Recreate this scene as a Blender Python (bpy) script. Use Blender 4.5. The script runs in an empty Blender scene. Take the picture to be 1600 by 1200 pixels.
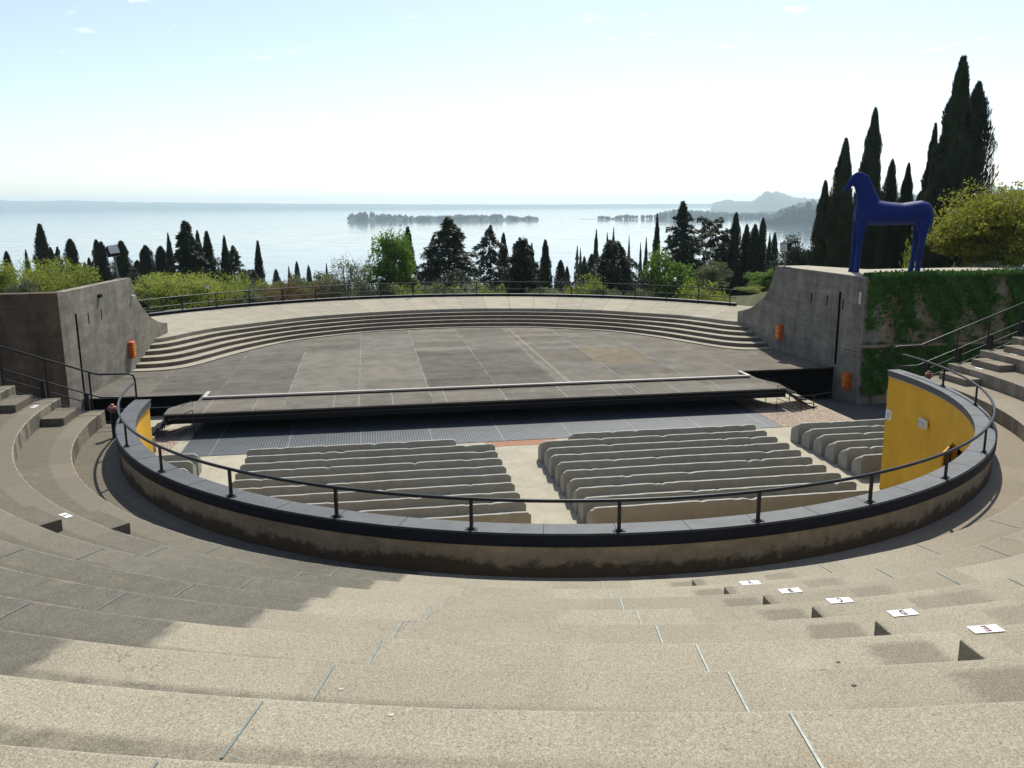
import bpy, bmesh, math, random
import numpy as np
from mathutils import Vector, Matrix
PI = math.pi
R_ = math.radians
SC = bpy.context.scene
COL = SC.collection
random.seed(7)
RNG = np.random.default_rng(11)

# World frame: origin at the centre of the orchestra circle on the orchestra floor,
# +X to the right along the stage front, +Y from the audience towards the lake. Metres.
YAW = R_(9.45)
EYE = Vector((-5.4498, -25.994, 9.87))
PITCH, ROLL, FPX = R_(11.876), -0.0055, 1345.0

# ------------------------------------------------------------------ camera
fwd = Vector((math.sin(YAW) * math.cos(PITCH), math.cos(YAW) * math.cos(PITCH), -math.sin(PITCH)))
rgt = Vector((math.cos(YAW), -math.sin(YAW), 0))
upv = rgt.cross(fwd)
c_, s_ = math.cos(ROLL), math.sin(ROLL)
r2 = rgt * c_ + upv * s_
u2 = upv * c_ - rgt * s_
cam_data = bpy.data.cameras.new('camera')
cam = bpy.data.objects.new('camera', cam_data)
COL.objects.link(cam)
cam.matrix_world = Matrix(((r2.x, u2.x, -fwd.x, EYE.x), (r2.y, u2.y, -fwd.y, EYE.y), (r2.z, u2.z, -fwd.z, EYE.z), (0, 0, 0, 1)))
cam_data.sensor_width = 36.0
cam_data.lens = FPX / 1600 * 36
cam_data.clip_start = 0.1
cam_data.clip_end = 80000
SC.camera = cam

# ------------------------------------------------------------------ sky, sun, exposure
SUN_EL = R_(53)
SUN_AZ = R_(23.5)            # from +Y towards +X
world = bpy.data.worlds.new('World')
SC.world = world
world.use_nodes = True
wn = world.node_tree
bg = wn.nodes['Background']
sky = wn.nodes.new('ShaderNodeTexSky')
sky.sky_type = 'NISHITA'
sky.sun_disc = False
sky.sun_elevation = SUN_EL
sky.sun_rotation = SUN_AZ
sky.altitude = 150
sky.air_density = 0.8
sky.dust_density = 0.9
sky.ozone_density = 1.0
tc = wn.nodes.new('ShaderNodeTexCoord')
mpw = wn.nodes.new('ShaderNodeMapping'); mpw.inputs['Scale'].default_value = (9.0, 9.0, 46.0)
cn = wn.nodes.new('ShaderNodeTexNoise'); cn.inputs['Scale'].default_value = 1.6; cn.inputs['Detail'].default_value = 7; cn.inputs['Roughness'].default_value = 0.62
cr_ = wn.nodes.new('ShaderNodeMapRange'); cr_.inputs[1].default_value = 0.63; cr_.inputs[2].default_value = 0.74; cr_.inputs[3].default_value = 0.0; cr_.inputs[4].default_value = 0.35
cm = wn.nodes.new('ShaderNodeMix'); cm.data_type = 'RGBA'; cm.inputs[7].default_value = (11.0, 10.2, 9.9, 1)
wn.links.new(tc.outputs['Generated'], mpw.inputs[0]); wn.links.new(mpw.outputs[0], cn.inputs['Vector']); wn.links.new(cn.outputs[0], cr_.inputs[0])
wn.links.new(cr_.outputs[0], cm.inputs[0]); hs_w = wn.nodes.new('ShaderNodeHueSaturation'); hs_w.inputs['Saturation'].default_value = 0.86; hs_w.inputs['Value'].default_value = 0.93
wn.links.new(sky.outputs[0], hs_w.inputs['Color']); wn.links.new(hs_w.outputs[0], cm.inputs[6]); wn.links.new(cm.outputs[2], bg.inputs[0])
bg.inputs[1].default_value = 0.15
sun_l = bpy.data.lights.new('sun', 'SUN')
sun_l.energy = 4.5
sun_l.angle = R_(0.53)
sun_l.color = (1.0, 0.975, 0.86)
sun = bpy.data.objects.new('sun', sun_l)
COL.objects.link(sun)
sdir = Vector((math.sin(SUN_AZ) * math.cos(SUN_EL), math.cos(SUN_AZ) * math.cos(SUN_EL), math.sin(SUN_EL)))
sun.rotation_euler = sdir.to_track_quat('Z', 'Y').to_euler()
sun.location = sdir * 200
SC.view_settings.view_transform = 'Standard'
SC.view_settings.look = 'None'
SC.view_settings.exposure = 0.28
SC.view_settings.gamma = 1.0
SC.render.engine = 'CYCLES'
SC.cycles.use_denoising = True
SC.cycles.max_bounces = 6
SC.cycles.diffuse_bounces = 3
SC.cycles.glossy_bounces = 3
SC.cycles.transmission_bounces = 3
SC.cycles.transparent_max_bounces = 6
SC.cycles.volume_bounces = 1
SC.cycles.caustics_reflective = False
SC.cycles.caustics_refractive = False


# ------------------------------------------------------------------ helpers
def pray(u, v):
    """Direction of the sight line through photo pixel u, v (1600 x 1200)."""
    return (fwd * FPX + r2 * (u - 800) - u2 * (v - 600))


def at(u, v, F):
    """Point on that sight line at horizontal forward distance F."""
    d = pray(u, v)
    h = d.x * math.sin(YAW) + d.y * math.cos(YAW)
    return EYE + d * (F / h)


KS = 1.06                                            # the stage half stands this much farther out than first drawn


def push_back(o):
    o.location = EYE + (o.location - EYE) * KS
    o.scale = o.scale * KS
    return o


def tag(o, label=None, cat=None, group=None, kind=None):
    if label: o['label'] = label
    if cat: o['category'] = cat
    if group: o['group'] = group
    if kind: o['kind'] = kind
    return o


def empty(name, loc=(0, 0, 0), label=None, cat=None, group=None, kind=None, rz=0):
    o = bpy.data.objects.new(name, None)
    COL.objects.link(o)
    o.location = loc
    o.rotation_euler = (0, 0, rz)
    o.empty_display_size = 0.3
    return tag(o, label, cat, group, kind)


class MB:
    """Collects vertices and faces; build() links them as ONE mesh object."""
    def __init__(self):
        self.v = []
        self.f = []

    def add(self, vs, fs):
        n = len(self.v)
        self.v += [tuple(p) for p in vs]
        self.f += [tuple(i + n for i in f) for f in fs]
        return self

    def box(self, x0, x1, y0, y1, z0, z1):
        return self.add([(x0, y0, z0), (x1, y0, z0), (x1, y1, z0), (x0, y1, z0), (x0, y0, z1), (x1, y0, z1), (x1, y1, z1), (x0, y1, z1)],
                        [(0, 3, 2, 1), (4, 5, 6, 7), (0, 1, 5, 4), (1, 2, 6, 5), (2, 3, 7, 6), (3, 0, 4, 7)])

    def obox(self, c, ex, ey, ez):
        """Box around c with half-extent vectors."""
        c, ex, ey, ez = Vector(c), Vector(ex), Vector(ey), Vector(ez)
        vs = [c + sx * ex + sy * ey + sz * ez for sz in (-1, 1) for sx, sy in ((-1, -1), (1, -1), (1, 1), (-1, 1))]
        return self.add(vs, [(0, 3, 2, 1), (4, 5, 6, 7), (0, 1, 5, 4), (1, 2, 6, 5), (2, 3, 7, 6), (3, 0, 4, 7)])

    def prism(self, poly, z0, z1):
        """Vertical prism over a counter-clockwise (x, y) outline."""
        n = len(poly)
        self.add([(p[0], p[1], z0) for p in poly] + [(p[0], p[1], z1) for p in poly],
                 [tuple(reversed(range(n))), tuple(range(n, 2 * n))] + [(i, (i + 1) % n, n + (i + 1) % n, n + i) for i in range(n)])
        return self

    def tube(self, pts, r, n=8, cap=True, r1=None):
        pts = [Vector(p) for p in pts]
        m = len(pts)
        rings = []
        ref = Vector((0, 0, 1))
        for i, p in enumerate(pts):
            t = (pts[min(i + 1, m - 1)] - pts[max(i - 1, 0)]).normalized()
            a = t.cross(ref)
            if a.length < 1e-3: a = t.cross(Vector((1, 0, 0)))
            a.normalize()
            b = t.cross(a).normalized()
            rr = r if r1 is None else r + (r1 - r) * i / max(1, m - 1)
            rings.append([p + (a * math.cos(2 * PI * k / n) + b * math.sin(2 * PI * k / n)) * rr for k in range(n)])
        vs = [q for ring in rings for q in ring]
        fs = [(i * n + k, i * n + (k + 1) % n, (i + 1) * n + (k + 1) % n, (i + 1) * n + k) for i in range(m - 1) for k in range(n)]
        if cap: fs += [tuple(reversed(range(n))), tuple(range((m - 1) * n, m * n))]
        return self.add(vs, fs)

    def sweep(self, prof, rail, closed=True, cap=True):
        """prof: list of (offset along n, z); rail: list of (origin, n) with n a horizontal unit vector."""
        n, m = len(prof), len(rail)
        vs = [Vector(o) + Vector(d) * a + Vector((0, 0, z)) for (o, d) in rail for (a, z) in prof]
        k = n if closed else n - 1
        fs = [(i * n + j, i * n + (j + 1) % n, (i + 1) * n + (j + 1) % n, (i + 1) * n + j) for i in range(m - 1) for j in range(k)]
        if cap and closed: fs += [tuple(reversed(range(n))), tuple(range((m - 1) * n, m * n))]
        return self.add(vs, fs)

    def build(self, name, mat, parent=None, smooth=False, bevel=0, fix=True):
        me = bpy.data.meshes.new(name)
        me.from_pydata(self.v, [], self.f)
        if fix:
            bm = bmesh.new()
            bm.from_mesh(me)
            bmesh.ops.recalc_face_normals(bm, faces=bm.faces)
            bm.to_mesh(me)
            bm.free()
        if smooth:
            me.polygons.foreach_set('use_smooth', [True] * len(me.polygons))
        if mat: me.materials.append(mat)
        o = bpy.data.objects.new(name, me)
        COL.objects.link(o)
        if parent: o.parent = parent
        if bevel:
            b = o.modifiers.new('bevel', 'BEVEL')
            b.width = bevel
            b.segments = 2
            b.limit_method = 'ANGLE'
        return o


def copy_tree(o, parent=None):
    c = o.copy()
    COL.objects.link(c)
    c.parent = parent
    for ch in list(o.children): copy_tree(ch, c)
    return c


def pol(R, deg, z=0.0):
    """Point on a circle about the orchestra centre; 0 deg = towards the audience, + to the right."""
    a = R_(deg)
    return Vector((R * math.sin(a), -R * math.cos(a), z))


def arc_rail(a0, a1, n, R=0.0, cx=0, cy=0):
    out = []
    for i in range(n + 1):
        a = R_(a0 + (a1 - a0) * i / n)
        d = Vector((math.sin(a), -math.cos(a), 0))
        out.append((Vector((cx, cy, 0)) + d * R, d))
    return out


# ------------------------------------------------------------------ materials
class NT:
    def __init__(self, name):
        self.m = bpy.data.materials.new(name)
        self.m.use_nodes = True
        self.t = self.m.node_tree
        self.b = self.t.nodes['Principled BSDF']
        self.out = self.t.nodes['Material Output']
        self._obj = None

    def n(self, typ, **kw):
        x = self.t.nodes.new(typ)
        for k, v in kw.items(): setattr(x, k, v)
        return x

    def l(self, a, b): self.t.links.new(a, b)

    def inp(self, sock, val):
        if hasattr(val, 'node'): self.l(val, sock)
        elif val is not None: sock.default_value = val

    @property
    def obj(self):
        if self._obj is None: self._obj = self.n('ShaderNodeTexCoord').outputs['Object']
        return self._obj

    def math(self, op, a, b=None, c=None, clamp=False):
        x = self.n('ShaderNodeMath', operation=op)
        x.use_clamp = clamp
        self.inp(x.inputs[0], a)
        if b is not None: self.inp(x.inputs[1], b)
        if c is not None: self.inp(x.inputs[2], c)
        return x.outputs[0]

    def mapr(self, v, a, b, c=0.0, d=1.0, smooth=False):
        x = self.n('ShaderNodeMapRange')
        if smooth: x.interpolation_type = 'SMOOTHSTEP'
        self.inp(x.inputs[0], v)
        x.inputs[1].default_value = a
        x.inputs[2].default_value = b
        self.inp(x.inputs[3], c)
        self.inp(x.inputs[4], d)
        return x.outputs[0]

    def noise(self, scale, detail=4, rough=0.6, vec=None, stretch=None, dist=0.0):
        x = self.n('ShaderNodeTexNoise')
        x.inputs['Scale'].default_value = scale
        x.inputs['Detail'].default_value = detail
        x.inputs['Roughness'].default_value = rough
        x.inputs['Distortion'].default_value = dist
        v = vec or self.obj
        if stretch:
            mp = self.n('ShaderNodeMapping')
            mp.inputs['Scale'].default_value = stretch
            self.l(v, mp.inputs[0])
            v = mp.outputs[0]
        self.l(v, x.inputs['Vector'])
        return x.outputs[0]

    def voro(self, scale, vec=None, out='Color', feature='F1'):
        x = self.n('ShaderNodeTexVoronoi', feature=feature)
        x.inputs['Scale'].default_value = scale
        self.l(vec or self.obj, x.inputs['Vector'])
        return x.outputs[out]

    def white(self, vec):
        x = self.n('ShaderNodeTexWhiteNoise', noise_dimensions='3D')
        self.l(vec, x.inputs['Vector'])
        return x.outputs['Value']

    def comb(self, x, y, z=0.0):
        q = self.n('ShaderNodeCombineXYZ')
        self.inp(q.inputs[0], x); self.inp(q.inputs[1], y); self.inp(q.inputs[2], z)
        return q.outputs[0]

    def sep(self, v=None):
        q = self.n('ShaderNodeSeparateXYZ')
        self.l(v or self.obj, q.inputs[0])
        return q.outputs

    def mix(self, f, a, b, mode='MIX'):
        x = self.n('ShaderNodeMix', data_type='RGBA', blend_type=mode)
        self.inp(x.inputs[0], f)
        for i, v in ((6, a), (7, b)):
            if hasattr(v, 'node'): self.l(v, x.inputs[i])
            elif isinstance(v, (int, float)): x.inputs[i].default_value = (v, v, v, 1)
            else: x.inputs[i].default_value = (*v[:3], 1)
        return x.outputs[2]

    def mulv(self, col, f):
        """Colour times a scalar socket."""
        x = self.n('ShaderNodeVectorMath', operation='SCALE')
        if hasattr(col, 'node'): self.l(col, x.inputs[0])
        else: x.inputs[0].default_value = col[:3]
        self.inp(x.inputs['Scale'], f)
        return x.outputs[0]

    def bump(self, h, strength=0.3, dist=0.02):
        x = self.n('ShaderNodeBump')
        x.inputs['Strength'].default_value = strength
        x.inputs['Distance'].default_value = dist
        self.l(h, x.inputs['Height'])
        self.l(x.outputs[0], self.b.inputs['Normal'])

    def fin(self, col=None, rough=None, metal=None, spec=None):
        if col is not None:
            if hasattr(col, 'node'): self.l(col, self.b.inputs['Base Color'])
            else: self.b.inputs['Base Color'].default_value = (*col[:3], 1)
        self.inp(self.b.inputs['Roughness'], rough)
        if metal is not None: self.b.inputs['Metallic'].default_value = metal
        if spec is not None: self.b.inputs['Specular IOR Level'].default_value = spec
        return self.m


def plain(name, col, rough=0.6, metal=0.0, var=0.15, scale=6.0, spec=0.5, bump=0.0):
    t = NT(name)
    f = t.mapr(t.noise(scale, 5, 0.65), 0.3, 0.7, 1 - var, 1 + var)
    if bump: t.bump(t.noise(scale * 5, 4, 0.6), bump, 0.01)
    return t.fin(t.mulv(col, f), rough, metal, spec)


def cavea_mat(name='washed aggregate concrete'):
    t = NT(name)
    x, y, z = t.sep()
    R = t.math('SQRT', t.math('ADD', t.math('MULTIPLY', x, x), t.math('MULTIPLY', y, y)))
    ang = t.math('MULTIPLY', t.math('ARCTAN2', x, t.math('MULTIPLY', y, -1.0)), 57.2958)
    rr = t.math('ADD', t.math('SUBTRACT', R, 13.443), 24.0)
    kk = t.math('DIVIDE', rr, 1.2)
    row = t.math('FLOOR', kk)
    frac = t.math('FRACT', kk)
    rj = t.white(t.comb(row, 3.3, 1.7))
    wob = t.math('MULTIPLY', t.math('SUBTRACT', t.noise(2.6, 7, 0.8), 0.5), 1.3)
    edge = t.math('ADD', t.math('ADD', ang, wob), t.mapr(rj, 0, 1, -0.9, 0.9))
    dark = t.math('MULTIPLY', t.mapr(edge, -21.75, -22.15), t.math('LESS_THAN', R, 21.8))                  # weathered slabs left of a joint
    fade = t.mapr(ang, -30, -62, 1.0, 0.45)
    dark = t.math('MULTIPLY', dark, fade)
    slab = t.white(t.comb(t.math('FLOOR', t.math('DIVIDE', t.math('ADD', ang, 22.0), 5.3)), row, 9.1))
    warm = t.mix(t.mapr(t.noise(0.9, 5, 0.6), 0.35, 0.7), (0.345, 0.305, 0.226), (0.305, 0.268, 0.20))
    right = t.mapr(ang, 5.0, 26.0, 0.0, 1.0, True)
    base = t.mix(right, warm, (0.245, 0.205, 0.15))
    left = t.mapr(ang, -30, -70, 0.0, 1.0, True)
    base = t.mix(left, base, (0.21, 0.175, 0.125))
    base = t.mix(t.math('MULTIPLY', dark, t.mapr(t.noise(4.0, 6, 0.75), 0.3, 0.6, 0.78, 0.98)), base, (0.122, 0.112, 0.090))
    base = t.mulv(base, t.mapr(slab, 0, 1, 0.90, 1.06))
    # stains of their own shape
    st = t.mapr(t.noise(1.6, 6, 0.72, dist=0.6), 0.60, 0.72)
    base = t.mix(t.math('MULTIPLY', st, 0.42), base, (0.30, 0.225, 0.12))
    st2 = t.mapr(t.noise(3.1, 6, 0.75), 0.62, 0.75)
    base = t.mix(t.math('MULTIPLY', st2, 0.30), base, (0.12, 0.10, 0.075))
    # dirt washed against the foot of the row behind
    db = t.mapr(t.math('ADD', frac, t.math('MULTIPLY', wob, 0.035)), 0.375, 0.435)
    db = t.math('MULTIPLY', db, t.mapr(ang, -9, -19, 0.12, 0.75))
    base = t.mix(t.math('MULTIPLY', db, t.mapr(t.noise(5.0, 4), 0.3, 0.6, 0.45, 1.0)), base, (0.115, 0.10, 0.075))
    # pale worn nosing
    ns = t.mapr(frac, 0.035, 0.012)
    base = t.mix(t.math('MULTIPLY', ns, t.mapr(t.noise(9, 4), 0.4, 0.6, 0.1, 0.6)), base, (0.40, 0.36, 0.29))
    ck = t.n('ShaderNodeTexVoronoi', feature='DISTANCE_TO_EDGE')
    ck.inputs['Scale'].default_value = 0.42
    mpv = t.n('ShaderNodeVectorMath', operation='ADD')
    nzv = t.n('ShaderNodeTexNoise'); nzv.inputs['Scale'].default_value = 2.0; nzv.inputs['Detail'].default_value = 6
    t.l(t.obj, nzv.inputs['Vector'])
    t.l(t.obj, mpv.inputs[0]); t.l(nzv.outputs[1], mpv.inputs[1]); t.l(mpv.outputs[0], ck.inputs['Vector'])
    cr = t.math('MULTIPLY', t.mapr(ck.outputs[0], 0.0035, 0.0012), t.mapr(t.noise(0.7, 3), 0.52, 0.60))
    base = t.mix(t.math('MULTIPLY', cr, 0.4), base, (0.07, 0.06, 0.045))
    pa = t.math('MULTIPLY', t.mapr(t.math('ADD', ang, wob), -3.7, -3.3), t.mapr(ang, -1.6, -1.9))
    pb = t.math('MULTIPLY', t.mapr(t.math('ADD', ang, t.math('MULTIPLY', wob, 2.0)), 2.4, 2.9), t.mapr(t.math('ADD', ang, t.math('MULTIPLY', rj, 3.0)), 7.4, 6.6))
    pp = t.math('MULTIPLY', t.math('MAXIMUM', pa, t.math('MULTIPLY', pb, 0.7)), t.mapr(frac, 0.10, 0.16))
    base = t.mix(t.math('MULTIPLY', pp, 0.6), base, (0.15, 0.125, 0.095))
    # aggregate
    sp = t.voro(140.0)
    g = t.n('ShaderNodeRGBToBW'); t.l(sp, g.inputs[0])
    ag = t.mapr(g.outputs[0], 0.15, 0.85, 0.72, 1.22)
    n2 = t.noise(120, 3, 0.8)
    ag = t.math('MULTIPLY', ag, t.mapr(n2, 0.33, 0.67, 0.72, 1.26))
    ag = t.math('MULTIPLY', ag, t.mapr(t.noise(52, 3, 0.7), 0.32, 0.68, 0.80, 1.18))
    base = t.mulv(base, ag)
    wsp = t.mapr(t.noise(85, 2, 0.5), 0.68, 0.72)
    base = t.mix(t.math('MULTIPLY', wsp, 0.75), base, (0.55, 0.52, 0.46))
    bsp = t.mapr(t.noise(58, 3, 0.7, stretch=(1.0, 0.55, 1.0)), 0.375, 0.32)
    base = t.mix(t.math('MULTIPLY', bsp, 0.75), base, (0.07, 0.06, 0.05))
    t.bump(t.math('ADD', n2, t.math('MULTIPLY', g.outputs[0], 0.4)), 0.35, 0.010)
    return t.fin(base, 0.9, spec=0.25)


def board_mat(name, base=(0.225, 0.205, 0.168), horiz=True):
    """Old board-marked concrete with weather streaks."""
    t = NT(name)
    n1 = t.noise(1.1, 6, 0.7)
    st = t.noise(1.3, 6, 0.75, stretch=(1.0, 1.0, 0.22), dist=0.4)
    bd = t.noise(0.9, 6, 0.7, stretch=(0.5, 0.5, 2.4), dist=0.5)
    f = t.math('MULTIPLY', t.mapr(n1, 0.3, 0.7, 0.72, 1.25), t.mapr(st, 0.32, 0.68, 0.62, 1.22))
    f = t.math('MULTIPLY', f, t.mapr(bd, 0.35, 0.65, 0.78, 1.14))
    f = t.math('MULTIPLY', f, t.mapr(t.noise(14, 5, 0.7), 0.3, 0.7, 0.86, 1.12))
    c = t.mulv(base, f)
    dk = t.mapr(t.noise(1.7, 7, 0.8, stretch=(1, 1, 0.5)), 0.58, 0.74)
    c = t.mix(t.math('MULTIPLY', dk, 0.8), c, (0.06, 0.056, 0.05))
    lt = t.mapr(t.noise(1.0, 7, 0.8, stretch=(0.6, 0.6, 1.6), dist=0.6), 0.57, 0.70)
    c = t.mix(t.math('MULTIPLY', lt, 0.45), c, tuple(min(0.5, q * 1.6) for q in base))
    z = t.sep()[2]
    seam = t.math('FRACT', t.math('DIVIDE', z, 0.30))
    sm = t.mapr(seam, 0.05, 0.0)
    c = t.mix(t.math('MULTIPLY', sm, 0.28), c, (0.08, 0.075, 0.065))
    t.bump(t.math('ADD', bd, t.math('MULTIPLY', t.noise(22, 5, 0.7), 0.5)), 0.5, 0.03)
    return t.fin(c, 0.92, spec=0.2)


def parapet_mat():
    t = NT('stained parapet concrete')
    x, y, z = t.sep()
    ang = t.math('ARCTAN2', x, t.math('MULTIPLY', y, -1.0))
    v = t.comb(t.math('MULTIPLY', ang, 12.0), z, 0.0)
    n1 = t.noise(0.55, 5, 0.6, v)
    n2 = t.noise(2.4, 7, 0.75, v)
    col = t.mulv((0.37, 0.31, 0.21), t.mapr(t.noise(5, 6, 0.7, v), 0.3, 0.7, 0.75, 1.22))
    h = t.math('ADD', z, t.math('MULTIPLY', t.math('SUBTRACT', n1, 0.5), -0.85))
    h = t.math('ADD', h, t.math('MULTIPLY', t.math('SUBTRACT', n2, 0.5), -0.75))
    tide = t.mapr(h, 3.71, 3.58)
    col = t.mix(t.math('MULTIPLY', tide, 0.86), col, (0.038, 0.028, 0.02))
    mid = t.mapr(h, 4.02, 3.80)
    col = t.mix(t.math('MULTIPLY', mid, 0.35), col, (0.11, 0.075, 0.045))
    t.bump(t.noise(18, 5, 0.7), 0.4, 0.02)
    return t.fin(col, 0.95, spec=0.15)


def stage_mat():
    """Floor panels in several greys with pale dust in the joints."""
    t = NT('worn stage panels')
    x, y, z = t.sep()
    px = t.math('DIVIDE', t.math('ADD', x, 9.2), 3.15)
    py = t.math('DIVIDE', y, 1.02)
    ix, iy = t.math('FLOOR', px), t.math('FLOOR', py)
    w = t.white(t.comb(ix, iy, 2.0))
    w2 = t.white(t.comb(ix, t.math('FLOOR', t.math('DIVIDE', y, 3.1)), 5.0))
    c = t.mix(w, (0.135, 0.118, 0.094), (0.22, 0.197, 0.162)) if True else t.mix(w, (0.16, 0.138, 0.108), (0.205, 0.182, 0.148))
    c = t.mix(t.math('MULTIPLY', w2, 0.6), c, (0.16, 0.15, 0.128))

    def rect(x0, x1, y0, y1):
        a = t.math('MULTIPLY', t.math('GREATER_THAN', x, x0), t.math('LESS_THAN', x, x1))
        b = t.math('MULTIPLY', t.math('GREATER_THAN', y, y0), t.math('LESS_THAN', y, y1))
        return t.math('MULTIPLY', a, b)
    c = t.mix(t.math('MULTIPLY', rect(-9.2, -2.85, 12.0, 23.5), 0.75), c, (0.205, 0.185, 0.152))
    c = t.mix(t.math('MULTIPLY', rect(-6.0, -2.85, 23.5, 30.2), 0.7), c, (0.20, 0.188, 0.158))
    c = t.mix(t.math('MULTIPLY', rect(-2.85, 3.2, 12.0, 23.2), 0.55), c, (0.085, 0.075, 0.064))
    c = t.mix(t.math('MULTIPLY', rect(6.55, 9.4, 17.3, 22.8), 0.85), c, (0.205, 0.165, 0.108))
    c = t.mix(t.math('MULTIPLY', rect(-30, -9.2, 12.0, 24.0), 0.45), c, (0.105, 0.098, 0.088))
    c = t.mix(t.math('MULTIPLY', rect(10.8, 30, 12.0, 30.0), 0.6), c, (0.18, 0.148, 0.118))
    c = t.mulv(c, t.mapr(t.noise(0.9, 6, 0.7), 0.3, 0.7, 0.72, 1.25))
    c = t.mulv(c, t.mapr(t.noise(7.0, 6, 0.75), 0.3, 0.7, 0.86, 1.14))
    fx, fy = t.math('FRACT', px), t.math('FRACT', py)
    wob = t.noise(1.3, 4, 0.6)
    jy = t.math('MULTIPLY', t.mapr(fy, 0.075, 0.03), t.mapr(wob, 0.40, 0.58))
    jx = t.math('MULTIPLY', t.mapr(fx, 0.028, 0.012), t.mapr(t.noise(0.7, 4), 0.40, 0.55))
    c = t.mix(t.math('MULTIPLY', t.math('MAXIMUM', jx, jy), 0.55), c, (0.36, 0.33, 0.28))
    dy = t.math('MULTIPLY', t.mapr(t.math('SUBTRACT', 1.0, fy), 0.055, 0.02), t.mapr(t.noise(0.8, 4), 0.46, 0.54))
    c = t.mix(t.math('MULTIPLY', dy, 0.8), c, (0.03, 0.028, 0.026))
    pt = t.mapr(t.noise(0.5, 6, 0.7, dist=0.8), 0.60, 0.70)
    c = t.mix(t.math('MULTIPLY', pt, 0.35), c, (0.26, 0.24, 0.20))
    ln = t.math('MULTIPLY', rect(3.74, 3.92, 12.9, 30), t.mapr(t.noise(1.1, 4), 0.30, 0.42))
    c = t.mix(t.math('MULTIPLY', ln, 0.35), c, (0.42, 0.37, 0.29))
    return t.fin(t.mulv(c, 0.80), 0.85, spec=0.12)


def slab_mat(name, col, pitch_deg=None, dark=(0.07, 0.065, 0.055), riser=None):
    """Pale concrete slabs; optional radial joints about the terrace centre."""
    t = NT(name)
    c = t.mulv(col, t.mapr(t.noise(0.8, 6, 0.7), 0.3, 0.7, 0.82, 1.16))
    c = t.mulv(c, t.mapr(t.noise(9, 5, 0.75), 0.3, 0.7, 0.84, 1.15))
    c = t.mix(t.math('MULTIPLY', t.mapr(t.noise(1.9, 6, 0.75), 0.58, 0.72), 0.4), c, tuple(q * 0.6 for q in col))
    if pitch_deg:
        x, y, z = t.sep()
        ang = t.math('MULTIPLY', t.math('ARCTAN2', x, t.math('SUBTRACT', y, 4.0)), 57.2958 / pitch_deg)
        fr = t.math('FRACT', t.math('ADD', ang, 0.31))
        j = t.math('LESS_THAN', fr, 0.016)
        sl = t.white(t.comb(t.math('FLOOR', t.math('ADD', ang, 0.31)), 1.0, 4.0))
        c = t.mulv(c, t.mapr(sl, 0, 1, 0.9, 1.08))
        c = t.mix(t.math('MULTIPLY', j, 0.85), c, dark)
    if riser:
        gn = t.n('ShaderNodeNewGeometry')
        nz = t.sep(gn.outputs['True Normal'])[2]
        c = t.mix(t.mapr(nz, 0.75, 0.4), c, t.mulv(riser, t.mapr(t.noise(2.5, 6, 0.7), 0.3, 0.7, 0.6, 1.35)))  # riser shade put into the colour: steep faces mixed towards a darker tone
    t.bump(t.noise(20, 5, 0.7), 0.35, 0.015)
    return t.fin(c, 0.9, spec=0.25)


def grating_mat():
    t = NT('steel floor grating')
    x, y, z = t.sep()
    bar = t.math('PINGPONG', t.math('ADD', x, t.math('MULTIPLY', y, 0.0)), 0.055)
    b = t.mapr(bar, 0.020, 0.034)
    c = t.mix(b, (0.016, 0.019, 0.024), (0.088, 0.102, 0.116))
    p = t.math('PINGPONG', x, 1.5)
    c = t.mix(t.math('MULTIPLY', t.mapr(p, 0.030, 0.018), 0.7), c, (0.17, 0.18, 0.185))
    c = t.mulv(c, t.mapr(t.noise(1.2, 5, 0.7), 0.3, 0.7, 0.75, 1.25))
    return t.fin(c, 0.5, spec=0.5)


def cobble_mat():
    t = NT('pinkish cobbles')
    d = t.voro(7.0, out='Distance', feature='DISTANCE_TO_EDGE')
    col = t.voro(7.0)
    g = t.n('ShaderNodeRGBToBW'); t.l(col, g.inputs[0])
    c = t.mix(g.outputs[0], (0.42, 0.31, 0.23), (0.27, 0.2, 0.15))
    c = t.mix(t.mapr(d, 0.06, 0.02), c, (0.10, 0.07, 0.05))
    t.bump(t.mapr(d, 0.0, 0.12), 0.6, 0.04)
    return t.fin(c, 0.85)


def fabric_mat():
    t = NT('grey seat cover cloth')
    w = t.noise(2.2, 6, 0.65)
    c = t.mulv((0.268, 0.262, 0.232), t.mapr(w, 0.3, 0.7, 0.86, 1.12))
    st = t.mapr(t.noise(3.0, 6, 0.7, stretch=(1, 1, 0.25)), 0.55, 0.75)
    c = t.mix(t.math('MULTIPLY', st, 0.35), c, (0.22, 0.19, 0.145))
    cr = t.noise(4.5, 5, 0.6, stretch=(1.0, 1.0, 0.35), dist=1.2)
    t.bump(cr, 0.55, 0.05)
    return t.fin(c, 0.62, spec=0.3)


def yellow_mat():
    t = NT('yellow rendered wall')
    x, y, z = t.sep()
    c = t.mulv((0.66, 0.37, 0.022), t.mapr(t.noise(0.8, 6, 0.6), 0.3, 0.7, 0.86, 1.10))
    c = t.mulv(c, t.mapr(t.noise(4, 5, 0.7, stretch=(1, 1, 0.2)), 0.3, 0.7, 0.92, 1.06))
    h = t.math('ADD', z, t.math('MULTIPLY', t.math('SUBTRACT', t.noise(1.3, 6, 0.75), 0.5), -2.2))
    c = t.mix(t.math('MULTIPLY', t.mapr(h, 0.25, -0.05), 0.8), c, (0.12, 0.06, 0.02))
    t.bump(t.noise(30, 4, 0.6), 0.15, 0.01)
    return t.fin(c, 0.75, spec=0.3)


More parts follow.
